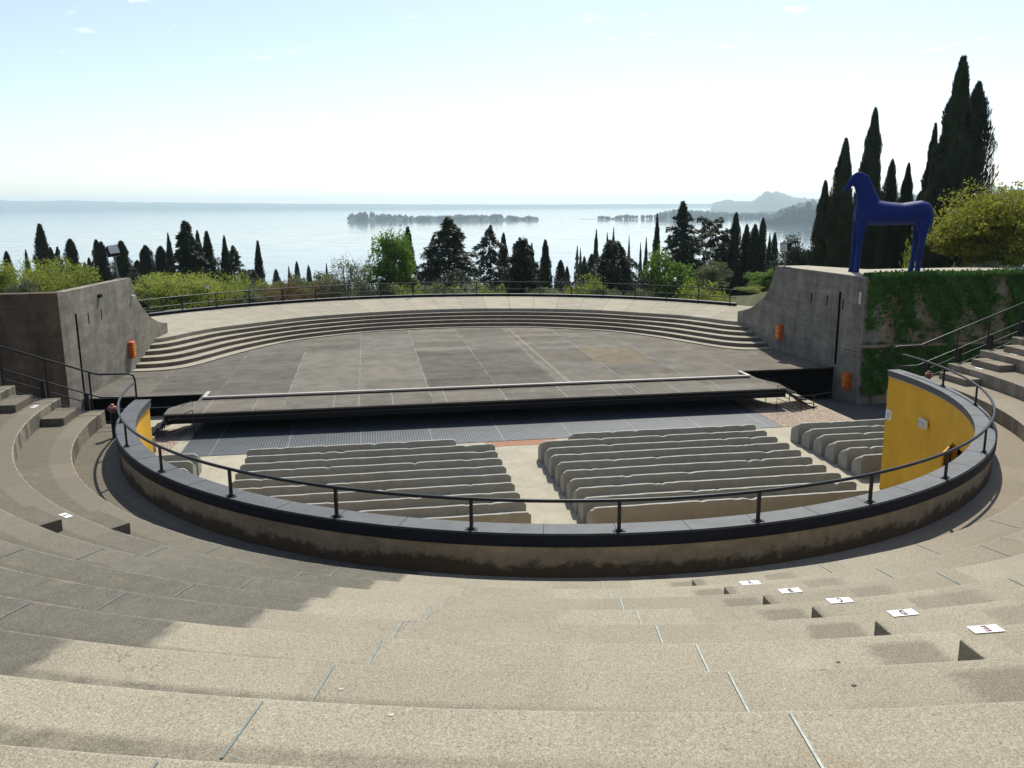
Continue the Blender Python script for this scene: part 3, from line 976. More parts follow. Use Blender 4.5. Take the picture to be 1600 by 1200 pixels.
for sg, lab in ((-1, 'glossy red rounded fixture by the left end of the parapet'), (1, 'glossy red rounded fixture by the right end of the parapet')):
    b0 = Vector((sg * 12.72, -0.75, ZK(9)))
    e = empty('red_fixture', b0, lab, 'fixture', 'red fixtures at the parapet ends')
    bm = bmesh.new()
    bmesh.ops.create_cube(bm, size=1.0)
    bmesh.ops.scale(bm, vec=(0.20, 0.26, 0.26), verts=bm.verts)
    bmesh.ops.bevel(bm, geom=bm.edges[:], offset=0.065, segments=4, affect='EDGES')
    bmesh.ops.translate(bm, vec=(0, 0, 0.84), verts=bm.verts)
    me = bpy.data.meshes.new('cover'); bm.to_mesh(me); bm.free()
    me.polygons.foreach_set('use_smooth', [True] * len(me.polygons))
    me.materials.append(M['dome'])
    o = bpy.data.objects.new('cover', me); COL.objects.link(o); o.parent = e
    mb = MB(); mb.tube([(0, 0, 0.0), (0, 0, 0.74)], 0.07, 10); mb.build('stand', M['rail'], e)

# stairs dropping from the walkway ends to the passage
for sg in (-1, 1):
    if sg > 0: continue
    e = empty('passage_stair', (sg * 12.9, T_END, 0), 'short stair going down from the %s end of the walkway' % ('left' if sg < 0 else 'right'), 'stair')
    n = 18
    for i in range(n):
        z = ZK(9) - (i + 1) * ZK(9) / (n + 0.0) + 0.0
        if i > 3: break
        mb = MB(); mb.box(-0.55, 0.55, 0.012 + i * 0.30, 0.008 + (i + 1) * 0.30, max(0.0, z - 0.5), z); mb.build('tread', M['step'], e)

# sloping rails beside the ends of the tiers
for sg in (-1, 1):
    e = empty('stair_railing', (sg * 12.6, 1.0, ZK(9)), 'black sloping tube railing beside the %s end of the tiers' % ('left' if sg < 0 else 'right'), 'railing', 'sloping railings at the ends of the seating')
    P = lambda s, z: Vector((sg * (s - 12.6), 0, z - ZK(9)))
    sl = TIER_H / TIER_D
    zt = lambda s: 4.93 + (s - 13.6) * sl
    zb = lambda s: zt(s) - 0.68
    mb = MB(); mb.tube([P(12.50, 3.45), P(12.50, 4.72), P(12.54, 4.84), P(12.66, 4.90), P(13.5, 4.91), P(13.62, 4.94), P(27.5, zt(27.5))], 0.030, 8); mb.build('handrail', M['rail'], e, smooth=True)
    mb = MB(); mb.tube([P(12.50, 4.18), P(13.5, 4.20), P(13.62, 4.24), P(27.5, zb(27.5))], 0.024, 8); mb.build('mid_rail', M['rail'], e, smooth=True)
    for j in range(9):
        s = 13.78 + 1.19 * j
        mb = MB(); mb.tube([P(s, zt(s) - 1.45), P(s, zt(s))], 0.028, 8); mb.build('post', M['rail'], e)
        mb = MB(); mb.obox(P(s + .13, zt(s) - 1.08) , (0.06, 0, 0), (0, 0.05, 0), (0, 0, 0.42)); mb.build('bracket_post', M['rail'], e)
        for q, dz in enumerate((0.98, 1.28)):
            a, b = s + 0.16, s + 1.16
            mb = MB(); mb.tube([P(a, zt(a) - dz), P(b, zt(b) - dz)], 0.018, 6); mb.build('lower_bar', M['rail'], e)

# ------------------------------------------------------------------ covered seat rows
def bench_cover(s0, s1, yfar, parent_label, group):
    """Cloth cover pulled over a row of seats; ridge on the side away from the stage."""
    L = s1 - s0
    nx = max(10, int(L / 0.12))
    e = bpy.data.meshes.new('covered_bench')
    # profile (y from the stage side to the audience side, z)
    dep = 0.66
    prof = [(0.0, 0.0), (0.005, 0.22), (0.01, 0.44), (0.04, 0.56), (0.12, 0.63), (0.26, 0.70), (0.42, 0.79), (0.52, 0.855), (0.56, 0.868), (0.655, 0.866), (0.664, 0.80), (0.665, 0.6), (0.67, 0.35), (0.675, 0.15), (0.68, 0.0)]
    m = len(prof)
    ph = [random.uniform(0, 6.28) for _ in range(4)]
    dips = [(random.uniform(0.1, 0.95) * L, random.uniform(0.08, 0.20), random.uniform(0.02, 0.065)) for _ in range(max(1, int(L / 1.9)))]
    vs = []
    for i in range(nx + 1):
        x = L * i / nx
        de = min(x, L - x)
        rnd = 1.0 - max(0.0, (0.13 - de) / 0.13) ** 1.2 * 0.11       # shoulders fall at the row ends
        sag = 0.005 * math.sin(x * 1.3 + ph[0]) + 0.003 * math.sin(x * 4.9 + ph[1]) + random.uniform(-.003, .003)
        dd = sum(-h * max(0.0, 1 - abs(x - c) / w) for c, w, h in dips)
        inset = max(0.0, 0.08 - de) * 0.35
        for j, (y, z) in enumerate(prof):
            wgt = min(1.0, z / 0.8)
            zz = z * (rnd if z > 0.3 else 1.0) + wgt ** 3 * (sag + dd * (1.0 if 6 <= j <= 9 else 0.55))
            cr = 0.012 * math.sin(x * 5.3 + ph[2] + z * 4) * (1 - abs(z - 0.45)) + 0.008 * math.sin(x * 11 + ph[3] - z * 6) + random.uniform(-.004, .004)
            yy = y + (cr if j >= 9 or j <= 2 else 0) + (inset if j < 5 else (-inset if j > 8 else 0)) - (0.03 * -dd * 6 if j in (9, 10) else 0)
            vs.append((s0 + x, yfar - yy, max(0.015, zz)))
    fs = [(i * m + j, i * m + j + 1, (i + 1) * m + j + 1, (i + 1) * m + j) for i in range(nx) for j in range(m - 1)]
    fs += [tuple(range(m)), tuple(reversed(range(nx * m, (nx + 1) * m)))]
    o = MB().add(vs, fs).build('covered_bench', M['fabric'])
    me = o.data
    me.polygons.foreach_set('use_smooth', [len(p.vertices) == 4 for p in me.polygons])
    me.set_sharp_from_angle(angle=R_(32))
    # origin at the base of the row
    c = Vector(((s0 + s1) / 2, yfar - 0.34, 0))
    me.transform(Matrix.Translation(-c))
    o.location = c
    return tag(o, parent_label, 'covered seats', group)


ORD = ['first', 'second', 'third', 'fourth', 'fifth', 'sixth', 'seventh', 'eighth', 'ninth', 'tenth', 'eleventh']
for sg, nm in ((1, 'right'), (-1, 'left')):
    for k in range(10):
        a, b = (0.92, 10.15)
        if k == 0: a = 2.28
        # rows follow the wall: shorter near the parapet
        y = 6.95 - 0.938 * k
        lim = math.sqrt(max(1.0, 11.85 ** 2 - min(0, y - .7) ** 2)) - 0.1
        b = min(b + random.uniform(-.06, .06), lim)
        a += random.uniform(-.03, .03)
        s0, s1 = (a, b) if sg > 0 else (-b, -a)
        bench_cover(s0, s1, y, 'grey cloth covered seat row, %s from the stage, %s of the central gangway' % (ORD[k], nm), 'cloth covered seat rows')
for sg, nm in ((1, 'right'), (-1, 'left')):
    for k in range(6):
        y = 6.77 - 0.938 * k
        b = 16.1 if k < 4 else 15.4
        s0, s1 = (11.92, b) if sg > 0 else (-b, -11.92)
        bench_cover(s0, s1, y, 'short cloth covered seat row, %s from the stage, past the %s side gangway' % (ORD[k], nm), 'cloth covered seat rows')

mb = MB()
vs = []
for i in range(61):
    x = 1.5 + 5.8 * i / 60
    w = 0.02 * math.sin(x * 7) + 0.015 * math.sin(x * 17 + 1)
    h = 0.07 + 0.03 * math.sin(x * 5.3) + 0.02 * math.sin(x * 13)
    vs += [(x - 4.4, -0.18 + w, 0.004), (x - 4.4, -0.10 + w, h * 0.8), (x - 4.4, 0.03 + w, h), (x - 4.4, 0.14 + w, h * 0.7), (x - 4.4, 0.2 + w, 0.004)]
mb.add(vs, [(i * 5 + j, i * 5 + j + 1, (i + 1) * 5 + j + 1, (i + 1) * 5 + j) for i in range(60) for j in range(4)] + [(0, 1, 2, 3, 4), (304, 303, 302, 301, 300)])
o = mb.build('folded_cover', M['fabric'], smooth=True)
o.location = (4.4, -2.75, 0)
tag(o, 'loose folded cloth lying on the floor behind the last right seat row', 'cloth')

# ------------------------------------------------------------------ stage
DZ = 9.87 - 8.35                                    # deck height 1.52
stg = empty('stage', (0, 0, 0), 'wide open air stage with worn grey panels and black front', 'stage')
deck = [(-13.85, 9.88), (13.25, 9.88), (13.38, 10.9), (12.95, 12.2), (12.9, 14.12), (18.6, 14.12), (18.6, 20.5), (17.6, 32.8), (-17.6, 32.8), (-18.6, 20.5), (-18.6, 13.75), (-12.95, 13.75), (-12.95, 12.25), (-13.3, 12.1), (-13.9, 11.0)]
MB().prism(deck, DZ - 0.06, DZ).build('deck', M['stage'], stg)
beam = [(-13.83, 9.90), (13.23, 9.90), (13.35, 10.9), (12.92, 12.2), (12.90, 13.3), (-12.93, 13.3), (-12.93, 12.24), (-13.28, 12.08), (-13.87, 11.0)]
MB().prism(beam, DZ - 0.42, DZ - 0.062).build('front_beam', M['stage_edge'], stg)
MB().box(-13.6, 13.1, 9.885, 9.897, DZ - 0.22, DZ - 0.19).build('beam_seam', M['black'], stg)
MB().box(-12.9, 12.88, 12.6, 12.75, 0.02, DZ - 0.43).build('skirt', M['void'], stg)
MB().box(12.87, 18.3, 14.2, 14.35, 0.0, DZ - 0.062).build('skirt', M['void'], stg)
MB().box(-18.4, -12.9, 13.82, 13.95, 0.0, DZ - 0.062).build('skirt', M['void'], stg)
MB().box(12.75, 12.9, 12.7, 14.3, 0.0, DZ - 0.062).build('skirt', M['void'], stg)
MB().box(-13.05, -12.9, 12.7, 13.9, 0.0, DZ - 0.062).build('skirt', M['void'], stg)
MB().box(12.95, 18.2, 14.085, 14.115, DZ - 0.035, DZ + 0.012).build('edge_strip', M['rail'], stg)
MB().box(-18.2, -13.0, 13.705, 13.745, DZ - 0.035, DZ + 0.012).build('edge_strip', M['ledge'], stg)
ld = MB()
ld.box(-12.78, 12.68, 12.40, 12.56, DZ + 0.05, DZ + 0.13)
ld.box(-12.78, -12.62, 12.56, 13.62, DZ + 0.05, DZ + 0.13)
ld.box(12.52, 12.68, 12.56, 13.62, DZ + 0.05, DZ + 0.13)
ld.build('raised_strip', M['ledge'], stg, bevel=0.01)
MB().box(-12.7, 12.6, 12.46, 12.54, DZ + 0.001, DZ + 0.05).build('strip_base', M['black'], stg)
for i, (x, w) in enumerate(((-10.4, .02), (-7.1, .02), (-4.6, .02), (-2.3, .02), (0.3, .02), (3.0, .02), (5.4, .02), (6.3, .02), (8.2, .02), (10.4, .02))):
    MB().box(x, x + 0.035, 9.9, 12.38, DZ + 0.001, DZ + 0.004).build('panel_joint', M['lamp_metal'], stg)
# thin bars in the dark openings left and right
MB().tube([(-18.1, 13.70, 0.98), (-12.98, 13.70, 0.98)], 0.02, 6).build('opening_bar', M['zinc'], stg)
MB().tube([(-18.1, 13.70, 0.42), (-12.98, 13.70, 0.42)], 0.02, 6).build('opening_bar', M['zinc'], stg)
MB().tube([(14.6, 13.85, 0.28), (15.6, 13.6, 0.22), (16.6, 13.6, 0.22), (17.9, 13.9, 0.28)], 0.018, 6).build('opening_bar', M['lamp_metal'], stg)

# stage side stairs with little rails
for sg in (-1, 1):
    x0 = 13.36
    e = empty('stage_stair', (sg * x0, 10.5, 0), 'small dark stair with thin black rails at the %s end of the stage' % ('left' if sg < 0 else 'right'), 'stair', 'stairs at the stage ends')
    for i in range(7):
        z = DZ - 0.17 * (i + 1)
        if z < 0.60: break
        a, b = i * 0.26, (i + 1) * 0.26
        xa, xb = (a + .02, b + .04) if sg > 0 else (-b - .04, -a - .02)
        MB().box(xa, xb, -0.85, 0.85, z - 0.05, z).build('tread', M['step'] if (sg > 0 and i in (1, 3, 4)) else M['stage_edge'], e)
    for yy in (-0.9, 0.9):
        sx = 0.0 if yy < 0 else 0.35
        q = lambda s, z: (sg * (s - 0.35 + sx), yy, z)
        MB().tube([q(-0.35, 0.55), q(-0.35, 1.72), q(0.85, 1.20), q(0.85, 0.56)], 0.022, 6).build('handrail', M['rail'], e)
        MB().tube([q(-0.35, 1.13), q(0.85, 0.62)], 0.018, 6).build('mid_rail', M['lamp_metal'] if yy < 0 else M['rail'], e)
    MB().tube([(sg * 1.12, -0.9, 0.56), (sg * 1.12, -0.9, 1.2)], 0.024, 6).build('newel_post', M['rail'], e)

# curved steps behind the stage
LOW = [(0, 32.25), (3.0, 31.98), (5.3, 31.5), (8.5, 29.75), (10.5, 28.2), (12.4, 25.4), (13.9, 22.4), (14.45, 21.3), (15.1, 20.4), (15.9, 19.9), (16.8, 19.75), (17.75, 19.8)]
TOP = [(0, 34.05), (3.1, 33.8), (6.6, 32.9), (9.8, 31.5), (12.5, 29.4), (14.6, 27.6), (15.5, 26.3), (16.0, 25.4), (16.35, 24.7), (16.75, 24.1), (17.2, 23.75), (17.75, 23.6)]


def smooth_curve(pts, n=90):
    p = np.array(pts)
    # param by chord length, Catmull-Rom
    P = np.vstack([2 * p[0] - p[1], p, 2 * p[-1] - p[-2]])
    P[0] = [-p[1][0], p[1][1]]
    out = []
    m = len(p) - 1
    for i in range(n + 1):
        f = i / n * m
        k = min(int(f), m - 1)
        u = f - k
        a, b, c, d = P[k], P[k + 1], P[k + 2], P[k + 3]
        out.append(0.5 * ((2 * b) + (c - a) * u + (2 * a - 5 * b + 4 * c - d) * u * u + (3 * b - a - 3 * c + d) * u ** 3))
    return np.array(out)


def both(c): return np.vstack([np.column_stack([-c[::-1, 0], c[::-1, 1]]), c[1:]])


lowc, topc = both(smooth_curve(LOW)), both(smooth_curve(TOP))
stp = empty('stage_steps', (0, 32, 0), 'sweep of curved stone steps behind the stage', 'steps')
NS = 6
Z_TER = 9.87 - 7.25
for j in range(NS):
    z1 = DZ + 0.05 + j * (Z_TER - DZ - 0.05) / (NS - 1)
    z0 = DZ + 0.001 if j == 0 else z1 - 0.30
    f0, f1 = j / (NS - 1), min(1.0, (j + 1) / (NS - 1)) + (0.02 if j < NS - 1 else 0)
    a = lowc * (1 - f0) + topc * f0
    if j < NS - 1:
        f1 = (j + 1) / (NS - 1)
        b = lowc * (1 - f1) + topc * f1 + np.array([0, 0.02])
        n = len(a)
        vs = [(p[0], p[1] - 32, z - 0) for z in (z0, z1) for p in a] + [(p[0], p[1] - 32, z) for z in (z0, z1) for p in b]
        fs = []
        for i in range(n - 1):
            fs += [(i, i + 1, n + i + 1, n + i), (n + i, n + i + 1, 3 * n + i + 1, 3 * n + i), (3 * n + i, 3 * n + i + 1, 2 * n + i + 1, 2 * n + i)]
        fs += [(0, n, 3 * n, 2 * n), (n - 1, 2 * n - 1, 4 * n - 1, 3 * n - 1)]
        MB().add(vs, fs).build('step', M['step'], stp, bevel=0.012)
# terrace behind the steps
FC = Vector((-0.8, 16.3, 0))
RF = 26.1
ti = topc
outer = [(FC.x + (RF + 0.5) * math.sin(R_(a)), FC.y + (RF + 0.5) * math.cos(R_(a))) for a in np.linspace(62, -62, 80)]
poly = [(float(p[0]), float(p[1])) for p in ti] + [(19.1, 23.6)] + outer + [(-19.1, 23.6)]
o = MB().prism(poly, Z_TER - 0.32, Z_TER).build('terrace', M['terrace'])
tag(o, kind='structure')

# fence along the terrace
fen = empty('terrace_fence', (FC.x, FC.y, Z_TER), 'black two rail fence curving along the far edge of the terrace', 'fence')
fp = lambda a, z, r=RF: Vector((r * math.sin(R_(a)), r * math.cos(R_(a)), z))
aa = np.linspace(-54, 54, 120)
for zz, rad, nm in ((1.12, 0.040, 'top_rail'), (0.56, 0.032, 'mid_rail')):
    MB().tube([fp(a, zz) for a in aa], rad, 6).build(nm, M['rail'], fen, smooth=True)
mb = MB(); mb.sweep([(RF - 0.10, 0.0), (RF - 0.10, 0.17), (RF + 0.15, 0.17), (RF + 0.15, 0.0)], [(Vector((0, 0, 0)), Vector((math.sin(R_(a)), math.cos(R_(a)), 0))) for a in aa]); mb.build('kerb', M['stage_edge'], fen)
mb = MB(); mb.sweep([(RF - 0.13, 0.172), (RF - 0.13, 0.20), (RF + 0.17, 0.20), (RF + 0.17, 0.172)], [(Vector((0, 0, 0)), Vector((math.sin(R_(a)), math.cos(R_(a)), 0))) for a in aa]); mb.build('kerb_cap', M['lamp_metal'], fen)
a = 3.0 - 5.55 * 10
while a < 54:
    if a > -54: MB().tube([fp(a, 0.18), fp(a, 1.14)], 0.042, 6).build('post', M['rail'], fen)
    a += 5.55
MB().tube([fp(-35.55, 0.18), fp(-35.55, 1.2)], 0.028, 6).build('post', M['rail'], fen)

# ------------------------------------------------------------------ side walls
def wing(sg, prof, y0, lab, mat, label_mat):
    e = empty('wing_wall', (sg * 18.2, y0, 0), lab, 'wall')
    k = 0.0875
    inn = lambda t: 18.22 - k * (t - 12.0)
    n = len(prof)
    vs = []
    for off in (0, 1):
        for (t, z) in prof:
            x = inn(t) if off == 0 else (inn(t) + 0.45 if sg < 0 else 19.24)
            vs.append((sg * (x - 18.2), t - y0, z))
    fs = [tuple(range(n)), tuple(range(n, 2 * n))] + [(i, (i + 1) % n, n + (i + 1) % n, n + i) for i in range(n)]
    MB().add(vs, fs).build('wall_body', mat, e)
    return e, inn


profR = [(12.2, -0.1), (12.2, 6.24), (20.20, 6.20), (20.35, 5.80), (20.52, 5.36), (20.70, 5.05), (20.95, 4.70), (21.3, 4.32), (21.86, 3.98), (22.35, 3.72), (22.93, 3.52), (23.6, 3.34), (24.22, 3.20), (24.24, -0.1)]
profL = [(12.4, -0.1), (12.4, 6.30), (20.95, 6.22), (21.1, 5.85), (21.4, 5.40), (21.7, 5.02), (22.1, 4.66), (22.6, 4.28), (23.1, 4.02), (23.7, 3.76), (24.3, 3.54), (25.2, 3.32), (26.1, 3.20), (26.12, -0.1)]
wr, inR = wing(1, profR, 12.2, 'tall grey concrete wall right of the stage with sloping end', M['concrete'], None)
wl, inL = wing(-1, profL, 12.4, 'tall grey concrete wall left of the stage with sloping end', M['concrete_l'], None)


def on_wing(e, sg, inn, y0, t, z, mat, name, hy, hz, proud=0.01, dep=0.02):
    ax = Vector((0, 1, 0)) + Vector((-sg * 0.0875, 0, 0))
    ax.normalize()
    nrm = Vector((-sg, -0.0875, 0)).normalized()
    c = Vector((sg * (inn(t) - 18.2), t - y0, z)) + nrm * proud
    mb = MB(); mb.obox(c, ax * hy, nrm * dep, (0, 0, hz))
    return mb.build(name, mat, e)


# long drainage slot, small slits
on_wing(wr, 1, inR, 12.2, 14.10, 3.55, M['void'], 'slot', 0.085, 1.85, 0.003, 0.006)
on_wing(wl, -1, inL, 12.4, 13.95, 3.1, M['void'], 'slot', 0.085, 2.15, 0.003, 0.006)
for t, z in ((16.55, 4.85), (15.15, 4.85), (13.82, 4.82)):
    on_wing(wr, 1, inR, 12.2, t, z, M['void'], 'slit', 0.04, 0.26, 0.003, 0.006)
for t, z in ((15.25, 4.87), (16.75, 4.88)):
    on_wing(wl, -1, inL, 12.4, t, z, M['void'], 'slit', 0.04, 0.26, 0.003, 0.006)
on_wing(wl, -1, inL, 12.4, 16.65, 5.75, M['stage_edge'], 'spout', 0.14, 0.07, 0.06, 0.06)
on_wing(wl, -1, inL, 12.4, 20.9, 5.30, M['white'], 'spout', 0.10, 0.03, 0.06, 0.06)
on_wing(wr, 1, inR, 12.2, 12.45, 5.25, M['white'], 'down_pipe', 0.03, 0.30, 0.05, 0.04)
on_wing(wr, 1, inR, 12.2, 13.2, 2.6, M['stage_edge'], 'seam', 0.86, 0.012, 0.003, 0.006)
for (u0, t0) in (('s', 0),):
    pass
# jagged shadow joints where the steps meet the walls are part of the steps

# front faces away from the stage: left plain, right with ivy
e = e_flank = empty('flank_wall', (-25, 12.4, 0), 'brown stained concrete wall at the far left behind the stair rail', 'wall')
MB().box(-14.0, 5.72, 0.0, 0.65, -0.1, 6.30).build('wall_body', M['concrete_brown'], e)
MB().box(5.725, 6.812, -0.012, 0.65, -0.1, 6.31).build('wall_end', M['concrete_brown'], e)
MB().box(2.75, 3.0, -0.012, -0.002, 3.55, 4.1).build('recess', M['void'], e)
MB().box(2.72, 3.03, -0.05, -0.002, 3.44, 3.50).build('recess_sill', M['concrete_l'], e)
MB().box(0.6, 0.95, -0.012, -0.002, 1.2, 3.7).build('dark_panel', M['fascia'], e)
e2 = empty('ivy_clad_wall', (25, 12.2, 0), 'tall tan concrete block at right carrying the blue horse', 'wall')
MB().prism([(-5.75, 0), (14, 0), (14, 4.4), (-4.0, 4.4), (-5.75, 7.7)], -0.1, 6.24).build('wall_body', M['ivy_wall'], e2)
MB().prism([(-6.76, -0.05), (14, -0.05), (14, 4.45), (-4.0, 4.45), (-5.75, 7.8), (-7.42, 8.03)], 6.243, 6.29).build('top_slab', M['floor'], e2)
MB().box(-6.8, -5.755, -0.035, 0.0, -0.1, 6.24).build('wall_end', M['concrete'], e2)
MB().box(-6.95, 12, -0.22, -0.037, 2.86, 3.0).build('ledge', M['ivy_wall'], e2)
MB().box(-5.95, -5.75, -0.012, -0.002, 4.0, 4.45).build('slit', M['void'], e2)
MB().box(-6.06, -5.90, -0.16, -0.037, 0.0, 1.7).build('pilaster', M['concrete'], e2)


def ivy():
    rg = np.random.default_rng(5)
    holes = [(19.35, 3.75, 0.62, 1.05), (19.2, 3.25, 0.7, 0.35), (21.0, 5.0, 0.20, 0.9), (21.4, 4.1, 0.30, 0.7), (21.85, 3.45, 0.62, 0.62), (20.7, 3.2, 0.4, 0.3), (23.75, 3.6, 0.5, 0.85), (25.6, 4.5, 0.42, 1.0), (25.3, 3.4, 0.9, 0.5),
             (25.35, 5.85, 0.42, 0.65), (22.8, 3.0, 2.2, 0.07), (20.3, 1.0, 0.12, 0.6), (28.5, 4.4, 0.5, 1.0)]
    N = 52000
    s = rg.uniform(18.35, 33.0, N)
    z = rg.uniform(0.55, 6.45, N)
    keep = np.ones(N, bool)
    wob = 0.25 * np.sin(s * 5.1 + z * 3.3) + 0.2 * np.sin(s * 9.7 - z * 7.1) + 0.15 * np.sin(z * 17 + s * 3)
    for hs, hz, a, b in holes:
        d = np.hypot((s - hs) / (a * 1.3), (z - 0.12 - hz) / (b * 1.25)) + wob
        keep &= ~((d < 1.0) & (rg.uniform(0, 1, N) > 0.07))
    keep &= ~((z < 0.95 + 0.4 * np.sin(s * 1.7) + 0.3 * np.sin(s * 4.4)) & (s > 19.6) & (rg.uniform(0, 1, N) > 0.12))
    keep &= ~((s < 18.6 + 0.12 * np.sin(z * 4)) & (rg.uniform(0, 1, N) > 0.5))
    s, z = s[keep], z[keep]
    n = len(s)
    bulge = 0.10 + 0.14 * (0.5 + 0.5 * np.sin(s * 2.3 + 1.3 * np.sin(z * 2.1))) + 0.06 * np.sin(s * 6 + z * 5)
    y = 12.2 - 0.02 - bulge * rg.uniform(0.2, 1.0, n)
    # tufts along the top
    nt = 5200
    s = np.concatenate([s, rg.uniform(18.3, 33.0, nt)])
    z = np.concatenate([z, 6.29 + np.abs(rg.normal(0, 0.085, nt))])
    y = np.concatenate([y, 12.2 + rg.uniform(-0.30, 0.40, nt)])
    c = np.column_stack([s, y, z])
    d = np.column_stack([rg.normal(0, 0.5, len(s)), -0.35 + rg.normal(0, 0.3, len(s)), -0.8 + rg.normal(0, 0.35, len(s))])
    nr = np.column_stack([rg.normal(0, 0.45, len(s)), -1 + rg.normal(0, 0.3, len(s)), 0.45 + rg.normal(0, 0.4, len(s))])
    c[:, 0] -= 25; c[:, 1] -= 12.2
    me = leaf_mesh('ivy', c, d, rg.uniform(0.10, 0.24, len(s)), rg.uniform(0.09, 0.20, len(s)), nr)
    me.materials.append(M['L_ivy'])
    o = bpy.data.objects.new('ivy', me)
    COL.objects.link(o)
    o.location = (25, 12.2, 0)
    tag(o, 'dark green ivy hanging over the concrete wall below the blue horse', 'ivy')


def leaf_mesh(name, c, d, length, width, nrm=None, extra=None):
    """One diamond-shaped leaf per centre c, along d, facing nrm."""
    n = len(c)
    d = d / (np.linalg.norm(d, axis=1, keepdims=True) + 1e-9)
    if nrm is None: nrm = RNG.normal(size=(n, 3))
    w = np.cross(d, nrm)
    w = w / (np.linalg.norm(w, axis=1, keepdims=True) + 1e-9)
    L = np.asarray(length).reshape(-1, 1) * np.ones((n, 1))
    W = np.asarray(width).reshape(-1, 1) * np.ones((n, 1))
    v = np.empty((n, 4, 3))
    v[:, 0] = c - d * L * 0.5
    v[:, 1] = c + w * W * 0.5 + d * L * 0.08
    v[:, 2] = c + d * L * 0.5
    v[:, 3] = c - w * W * 0.5 + d * L * 0.08
    V = v.reshape(-1, 3)
    F = np.arange(4 * n).reshape(-1, 4)
    me = bpy.data.meshes.new(name)
    ev, ef = (np.zeros((0, 3)), []) if extra is None else extra
    nv = len(V)
    allV = np.vstack([V, ev]) if len(ev) else V
    loops = list(F.ravel())
    starts = list(range(0, 4 * n, 4))
    totals = [4] * n
    for f in ef:
        starts.append(len(loops)); totals.append(len(f))
        loops += [i + nv for i in f]
    me.vertices.add(len(allV))
    me.vertices.foreach_set('co', allV.astype(np.float32).ravel())
    me.loops.add(len(loops))
    me.loops.foreach_set('vertex_index', np.array(loops, dtype=np.int32))
    me.polygons.add(len(starts))
    me.polygons.foreach_set('loop_start', np.array(starts, dtype=np.int32))
    me.polygons.foreach_set('loop_total', np.array(totals, dtype=np.int32))
    me.update(calc_edges=True)
    return me


ivy()

# boxes for fire hoses
def hose_box(e_loc, rz, lab, flip=1):
    e = empty('hose_box', e_loc, lab, 'hose box', 'red hose boxes on the concrete walls', rz=rz)
    MB().box(-0.26, 0.26, -0.22, 0.0, -0.42, 0.42).build('cabinet', M['red_box'], e, bevel=0.03)
    MB().box(-0.21, 0.21, -0.236, -0.222, -0.36, 0.36).build('door', M['red_box'], e, bevel=0.006)
    for i, z in enumerate((0.26, 0.12, -0.02, -0.16, -0.27)):
        w = (0.10, 0.14, 0.09, 0.13, 0.08)[i]
        MB().box(-w, w * 0.7, -0.246, -0.238, z - 0.035, z + 0.035).build('marking', M['yel_mark'], e)


rzR = math.atan2(0.0875, 1)
hose_box((inR(19.3) - 0.005, 19.3, 2.62), -PI / 2 - (-rzR), 'orange red box on the right wall beside the curved steps')
hose_box((inR(12.95) - 0.01, 12.95, 1.05), -PI / 2 - (-rzR), 'orange red box low on the right wall below the ivy corner')
hose_box((-inL(19.9) + 0.005, 19.9, 2.66), PI / 2 - rzR, 'orange yellow box on the left wall beside the curved steps')

# floodlights on the walls
def floodlight(loc, rz, lab, hgt, tilt):
    e = empty('floodlight', loc, lab, 'floodlight', 'floodlights on the wing walls', rz=rz)
    MB().tube([(0, 0, 0), (0, 0, hgt)], 0.055, 8).build('pole', M['lamp_metal'], e)
    MB().box(-0.14, 0.14, -0.14, 0.14, 0.0, 0.03).build('foot', M['lamp_metal'], e)
    h = MB()
    cz = hgt + 0.22
    ex, ey, ez = Vector((0.27, 0, 0)), Vector((0, math.cos(tilt), math.sin(tilt))) * 0.18, Vector((0, -math.sin(tilt), math.cos(tilt))) * 0.25
    h.obox((0, 0, cz), ex, ey, ez)
    hd_ = h.build('head', M['stage_edge'], e, bevel=0.05)
    g_ = MB(); g_.obox(Vector((0, 0, cz)) - ey * 1.03, ex * 0.88, ey * 0.03, ez * 0.86); g_.build('lens', M['glass'], hd_)
    y_ = MB(); y_.tube([(-0.30, 0, cz), (-0.30, 0, hgt - 0.05), (0.30, 0, hgt - 0.05), (0.30, 0, cz)], 0.02, 6); y_.build('yoke', M['lamp_metal'], e)
    return e


floodlight((inR(19.9) + 0.35, 19.9, 6.20), R_(-62), 'box floodlight on a pole at the end of the right wall', 0.95, R_(12))
fl_ = floodlight((-inL(20.3) - 0.35, 20.3, 6.22), R_(35), 'tilted floodlight on a leaning pole at the end of the left wall', 1.2, R_(-28))
fl_.rotation_euler.y = R_(-6)

# bent pipe by the right wall
e = e_pipe = empty('pipe_hoop', (19.9, 12.0, 0), 'small black bent pipe standing by the foot of the ivy wall', 'pipe')
MB().tube([(0, 0, 0), (0, 0, 1.0), (0.06, 0, 1.12), (0.18, 0, 1.18), (0.75, 0, 1.18)], 0.035, 8).build('tube', M['rail'], e, smooth=True)
MB().box(-0.08, 0.08, -0.08, 0.08, 0, 0.02).build('foot', M['rail'], e)

# ------------------------------------------------------------------ blue horse
def loft(bm, rings):
    """rings: list of (centre, a-axis vector, b-axis vector) ellipses."""
    n = 18
    prev = None
    first = None
    for (c, a, b) in rings:
        vs = [bm.verts.new(Vector(c) + Vector(a) * math.cos(2 * PI * i / n) + Vector(b) * math.sin(2 * PI * i / n)) for i in range(n)]
        if prev:
            for i in range(n): bm.faces.new((prev[i], prev[(i + 1) % n], vs[(i + 1) % n], vs[i]))
        else: first = vs
        prev = vs
    bm.faces.new(list(reversed(first)))
    bm.faces.new(prev)


